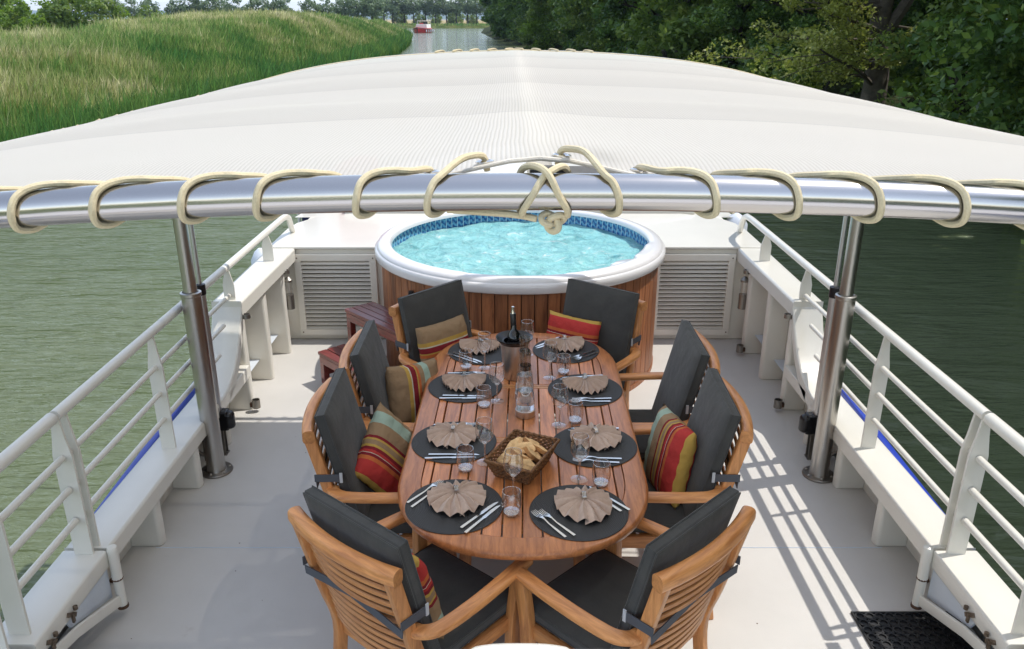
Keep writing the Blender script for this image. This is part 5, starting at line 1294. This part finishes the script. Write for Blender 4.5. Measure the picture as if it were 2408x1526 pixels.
# ---- glasses
wg = MB(); wg.lathe([(0.0001, 0.004), (0.008, 0.0045), (0.032, 0.002), (0.035, 0.001), (0.034, 0.0)], n=28); FOOT = wg.mesh('foot', 'clear_glass')
wg = MB(); wg.lathe([(0.009, 0.003), (0.0042, 0.012), (0.0036, 0.05), (0.0045, 0.085), (0.012, 0.096), (0.0001, 0.1)], n=16); STEM = wg.mesh('stem', 'thick_base_glass')
wg = MB(); wg.lathe([(0.002, 0.096), (0.014, 0.099), (0.028, 0.110), (0.037, 0.127), (0.040, 0.145), (0.0385, 0.165), (0.034, 0.190), (0.0325, 0.2005), (0.0318, 0.2005), (0.0335, 0.188)], n=32); BOWL = wg.mesh('bowl', 'clear_glass')
rt_ = MB(); rt_.tube([(0.0322*math.cos(a), 0.0322*math.sin(a), 0.2005) for a in [2*math.pi*i/32 for i in range(32)]], 0.0009, 6, closed=True); WRIM = rt_.mesh('rim', 'thick_base_glass')
def wine(x, y, lab):
    t = thing('wine_glass', lab, 'wine glass', (x, y, TZ), 0, 'empty wine glasses')
    for nm, me in (('foot', FOOT), ('stem', STEM), ('bowl', BOWL), ('rim', WRIM)):
        o = bpy.data.objects.new(nm, me); C.objects.link(o); o.parent = t
tg = MB(); tg.lathe([(0.0001, 0.0), (0.024, 0.0), (0.029, 0.004), (0.035, 0.02), (0.0385, 0.045), (0.0375, 0.075), (0.0345, 0.1), (0.0338, 0.1), (0.0368, 0.074), (0.0376, 0.045), (0.034, 0.022)], n=32); TGL = tg.mesh('wall', 'clear_glass')
tg = MB(); tg.lathe([(0.0001, 0.001), (0.024, 0.001), (0.029, 0.006), (0.031, 0.014), (0.0001, 0.016)], n=28); TBS = tg.mesh('thick_base', 'thick_base_glass')
rt_ = MB(); rt_.tube([(0.0342*math.cos(a), 0.0342*math.sin(a), 0.1) for a in [2*math.pi*i/32 for i in range(32)]], 0.0010, 6, closed=True); TRIM = rt_.mesh('rim', 'thick_base_glass')
def tumbler(x, y, lab):
    t = thing('tumbler', lab, 'tumbler', (x, y, TZ), 0, 'empty water tumblers')
    for nm, me in (('wall', TGL), ('thick_base', TBS), ('rim', TRIM)):
        o = bpy.data.objects.new(nm, me); C.objects.link(o); o.parent = t
for p, l in (((-0.148, 4.018), 'wine glass in front of the back left placemat'), ((-0.074, 3.606), 'wine glass by the left placemat next to the carafes'), ((0.199, 3.885), 'wine glass in front of the back right placemat'),
             ((0.22, 3.355), 'wine glass just right of the carafe base'), ((-0.116, 3.02), 'wine glass at the left corner of the bread basket'), ((0.276, 2.882), 'wine glass between the basket and the front right placemat'),
             ((0.005, 2.758), 'wine glass standing in front of the bread basket'), ((0.085, 4.2), 'wine glass half hidden behind the wine bottle')): wine(*p, l)
for p, l in (((-0.249, 4.018), 'tumbler on the edge of the back left placemat'), ((-0.137, 3.554), 'tumbler in front of the left placemat next to the carafes'), ((0.275, 3.951), 'tumbler on the edge of the back right placemat'),
             ((0.296, 3.393), 'tumbler in front of the right placemat next to the carafes'), ((-0.195, 2.959), 'tumbler in front of the left placemat next to the basket'), ((0.361, 2.843), 'tumbler right of a wine glass above the front right placemat'),
             ((-0.002, 2.634), 'tumbler between the two front placemats')): tumbler(*p, l)
# ---- carafes
def carafe(x, y, lab):
    t = thing('carafe', lab, 'carafe', (x, y, TZ), 0, 'water carafes')
    mb = MB(); mb.lathe([(0.0001, 0), (0.046, 0), (0.048, 0.004), (0.048, 0.034), (0.045, 0.036), (0.0001, 0.036)], n=36); mb.build('steel_base', 'brushed_cooler', t)
    mb = MB(); mb.lathe([(0.046, 0.034), (0.0455, 0.07), (0.040, 0.12), (0.033, 0.17), (0.0275, 0.21), (0.0265, 0.235), (0.0285, 0.26), (0.0275, 0.26), (0.0255, 0.235)], n=36); mb.build('glass_body', 'clear_glass', t)
    mb = MB(); mb.lathe([(0.0001, 0.037), (0.0435, 0.037), (0.0435, 0.07), (0.0385, 0.12), (0.037, 0.132), (0.0001, 0.132)], n=32); mb.build('water', 'drinking_water', t)
    mb = MB(); mb.lathe([(0.0255, 0.238), (0.0262, 0.262), (0.0262, 0.25), (0.025, 0.25)], n=28); mb.build('seal', 'black_plastic', t)
    mb = MB(); mb.lathe([(0.0245, 0.256), (0.0235, 0.27), (0.025, 0.3), (0.0275, 0.33), (0.0268, 0.33), (0.0243, 0.3)], n=28); mb.build('smoked_collar', 'smoke_glass', t)
    return t
carafe(0.063, 3.46, 'front water carafe with steel base and smoked top, centre of the table')
carafe(0.062, 3.64, 'second water carafe directly behind the front one')
# ---- wine cooler and bottle
wc = thing('wine_cooler', 'brushed steel wine cooler with wide black rim near the back of the table', 'wine cooler', (0.012, 3.90, TZ))
mb = MB(); mb.lathe([(0.0001, 0), (0.054, 0), (0.057, 0.004), (0.074, 0.205)], n=40); mb.build('cooler_body', 'brushed_cooler', wc)
mb = MB(); mb.lathe([(0.074, 0.198), (0.084, 0.212), (0.096, 0.222), (0.0965, 0.228), (0.09, 0.226), (0.07, 0.212), (0.056, 0.208), (0.054, 0.19), (0.054, 0.1), (0.0001, 0.1)], n=44); mb.build('cooler_rim', 'black_plastic', wc, smooth=60)
bt = thing('wine_bottle', 'dark wine bottle with steel pourer standing in the cooler', 'bottle', (0.02, 3.915, TZ+0.05)); bt.rotation_euler = (R(-3), R(-3), 0)
mb = MB(); mb.lathe([(0.0001, 0), (0.034, 0), (0.037, 0.01), (0.037, 0.155), (0.034, 0.18), (0.022, 0.2), (0.0155, 0.215), (0.0145, 0.285), (0.0001, 0.286)], n=28); mb.build('bottle_glass', 'bottle_glass', bt, smooth=60)
mb = MB(); mb.lathe([(0.0152, 0.225), (0.0156, 0.293), (0.014, 0.297), (0.0001, 0.297)], n=24); mb.build('foil_capsule', 'black_plastic', bt)
mb = MB(); mb.lathe([(0.0374, 0.07), (0.0374, 0.15)], n=28); mb.build('bottle_label', 'bottle_label', bt)
mb = MB(); mb.tube([(0, 0, 0.295), (0.0, 0, 0.315), (0.002, 0, 0.333)], 0.006, 10, radii=[0.011, 0.008, 0.0075]); mb.build('pourer', 'cutlery_steel', bt)
# ---- bread basket
bk = thing('bread_basket', 'rectangular brown wicker basket of sliced bread on the table', 'basket', (0.045, 2.972, TZ), R(-25.5))
bw, bd, bh = 0.205, 0.285, 0.085
def ring_rect(w, d, z, n=14, wob=0.0, ph=0):
    pts = []
    cs_ = [(-w/2, -d/2), (w/2, -d/2), (w/2, d/2), (-w/2, d/2)]
    for i in range(4):
        (x0, y0), (x1, y1) = cs_[i], cs_[(i+1) % 4]
        for k in range(n):
            t = k/n; x = x0+(x1-x0)*t; y = y0+(y1-y0)*t
            nx, ny = (y1-y0), -(x1-x0); l = math.hypot(nx, ny); o_ = wob*(1 if (k+ph) % 2 else -1)
            pts.append((x+nx/l*o_, y+ny/l*o_, z))
    return pts
mb = MB()
for q in range(11):
    t = q/10; mb.tube(ring_rect(bw*(0.72+0.28*t), bd*(0.76+0.24*t), 0.004+bh*t*0.96, 16, 0.0028, q), 0.0042, 6, closed=True)
mb.build('woven_side', 'wicker', bk)
mb = MB()
for q in range(2): mb.tube([(x, y, z + 0.003*math.sin(i*1.57+q*3.14)) for i, (x, y, z) in enumerate(ring_rect(bw*1.02, bd*1.02, bh, 16))], 0.0055, 7, closed=True)
mb.build('rim', 'wicker', bk)
mb = MB(); mb.box((0, 0, 0.006), (bw*0.74, bd*0.78, 0.008))
b0, b1 = ring_rect(bw*0.72, bd*0.76, 0.004, 7), ring_rect(bw, bd, bh, 7)
for p0, p1 in zip(b0, b1): mb.tube([p0, p1], 0.004, 5)
mb.build('stakes', 'wicker', bk)
def bread_mesh(seed):
    mb = MB(); rr = random.Random(seed); n = 22; L = rr.uniform(0.046, 0.058); W = rr.uniform(0.024, 0.031); out = []
    for i in range(n):
        a = 2*math.pi*i/n; c, s_ = math.cos(a), math.sin(a); k = 1+0.09*math.sin(3*a+seed)+0.05*math.sin(5*a+seed)
        out.append((L*math.copysign(abs(c)**0.75, c)*k, W*math.copysign(abs(s_)**0.8, s_)*k))
    rows = []
    for sc, z in ((0.0, 0.0105), (0.55, 0.0112), (0.9, 0.0105), (1.0, 0.0085), (1.04, 0.0), (0.98, -0.009), (0.5, -0.0105), (0, -0.0105)):
        rows.append([(x*sc, y*sc, z + 0.0022*math.sin(x*90+seed)*math.cos(y*120) + 0.7*x*x) for x, y in out+[out[0]]])
    mb.grid(rows); me = mb.mesh('bread_slice', 'bread', 40, fix=False); me.materials.append(MATS['bread_crust'])
    for p in me.polygons:
        if p.index//n in (3, 4): p.material_index = 1
    return me
BM = [bread_mesh(i+1) for i in range(3)]
blab = ['bread slice at the back corner of the basket', 'wide bread slice lying on top at the back', 'bread slice in the middle of the basket top', 'bread slice on the right of the pile', 'bread slice on the left of the pile', 'bread slice at the front left of the basket', 'bread slice at the front of the basket', 'bread slice low at the front right of the basket', 'bread slice underneath the middle of the pile']
for i, (x, y, z, rx, ry, rz) in enumerate([(-0.02, 0.085, 0.060, 38, 8, 25), (0.03, 0.06, 0.080, -32, 12, -18), (0.0, 0.015, 0.083, 30, -10, 12), (0.05, -0.005, 0.078, 20, 40, 62), (-0.05, 0.01, 0.066, 28, -38, 78), (-0.045, -0.07, 0.066, 34, -20, -28), (0.01, -0.045, 0.082, -34, 12, -8), (0.035, -0.085, 0.07, 36, 20, 25), (0, 0.0, 0.045, 0, 0, 90)]):
    o = bpy.data.objects.new('bread_slice', BM[i % 3]); C.objects.link(o); tag(o, blab[i], 'bread', 'slices of bread in the basket')
    o.matrix_world = Matrix.Translation(bk.location) @ Matrix.Rotation(R(-25.5), 4, 'Z') @ Matrix.Translation((x, y, z)) @ Euler((R(rx), R(ry), R(rz))).to_matrix().to_4x4()

# ---- rubber ring mat by the right gate
rm = thing('rubber_mat', 'black rubber ring mat on the deck at the bottom right corner', 'doormat', (1.535, 2.965, 0.0), 0)
mb = MB(); nxr, nyr = 12, 15; p = 0.044; seg = 8
for i in range(nxr):
    for j in range(nyr):
        cx = 0.03+i*p; cy = -0.03-j*p
        if cx > 0.46: continue
        mb.lathe([(0.0225, 0.001), (0.0225, 0.012), (0.0165, 0.012), (0.0165, 0.001)], (cx, cy, 0), 12)
for i in range(nxr):
    for j in range(nyr):
        cx = 0.03+(i+0.5)*p; cy = -0.03-(j+0.5)*p
        if cx > 0.45: continue
        mb.lathe([(0.011, 0.001), (0.011, 0.010), (0.006, 0.010), (0.006, 0.001)], (cx, cy, 0), 8)
mb.build('ring_lattice', 'black_rubber', rm, smooth=30)
mb = MB(); mb.box((0.232, -0.34, 0.003), (0.45, 0.67, 0.003)); mb.build('backing_sheet', 'black_rubber', rm)
mb = MB(); mb.sweep([(0.004, -0.004, 0.006), (0.004, -0.68, 0.006)], rrect(0.009, 0.012, 0.002, 1)); mb.sweep([(0.0, -0.004, 0.006), (0.46, -0.004, 0.006)], rrect(0.009, 0.012, 0.002, 1)); mb.sweep([(0.46, -0.004, 0.006), (0.46, -0.68, 0.006)], rrect(0.009, 0.012, 0.002, 1)); mb.build('border', 'black_rubber', rm)
# tiny specks on the deck
mb = MB(); rr = random.Random(9)
for k in range(60):
    x = rr.uniform(-1.7, 1.75); y = rr.uniform(2.1, 6.1); mb.lathe([(0.0001, 0.002), (rr.uniform(0.002, 0.0045), 0.0005)], (x, y, 0), 5)
o = mb.build('deck_specks', 'rust', None); struct(o, 'stuff'); o['label'] = 'scattered dark specks of dirt on the white deck'; o['category'] = 'dirt'

# ---- air between us and the hills
m, nt, out = new_mat('air')
pv = N(nt, 'VolumePrincipled'); pv.inputs['Color'].default_value = (0.62, 0.76, 1.0, 1); pv.inputs['Density'].default_value = 0.00014
nt.links.new(pv.outputs[0], out.inputs['Volume'])
mb = MB(); mb.box((0, 4500, 80), (19000, 9300, 167)); hz_ = mb.build('haze', 'air', smooth=0); struct(hz_, 'stuff'); hz_['label'] = 'thin blue air haze over the far plain and hills'; hz_['category'] = 'haze'
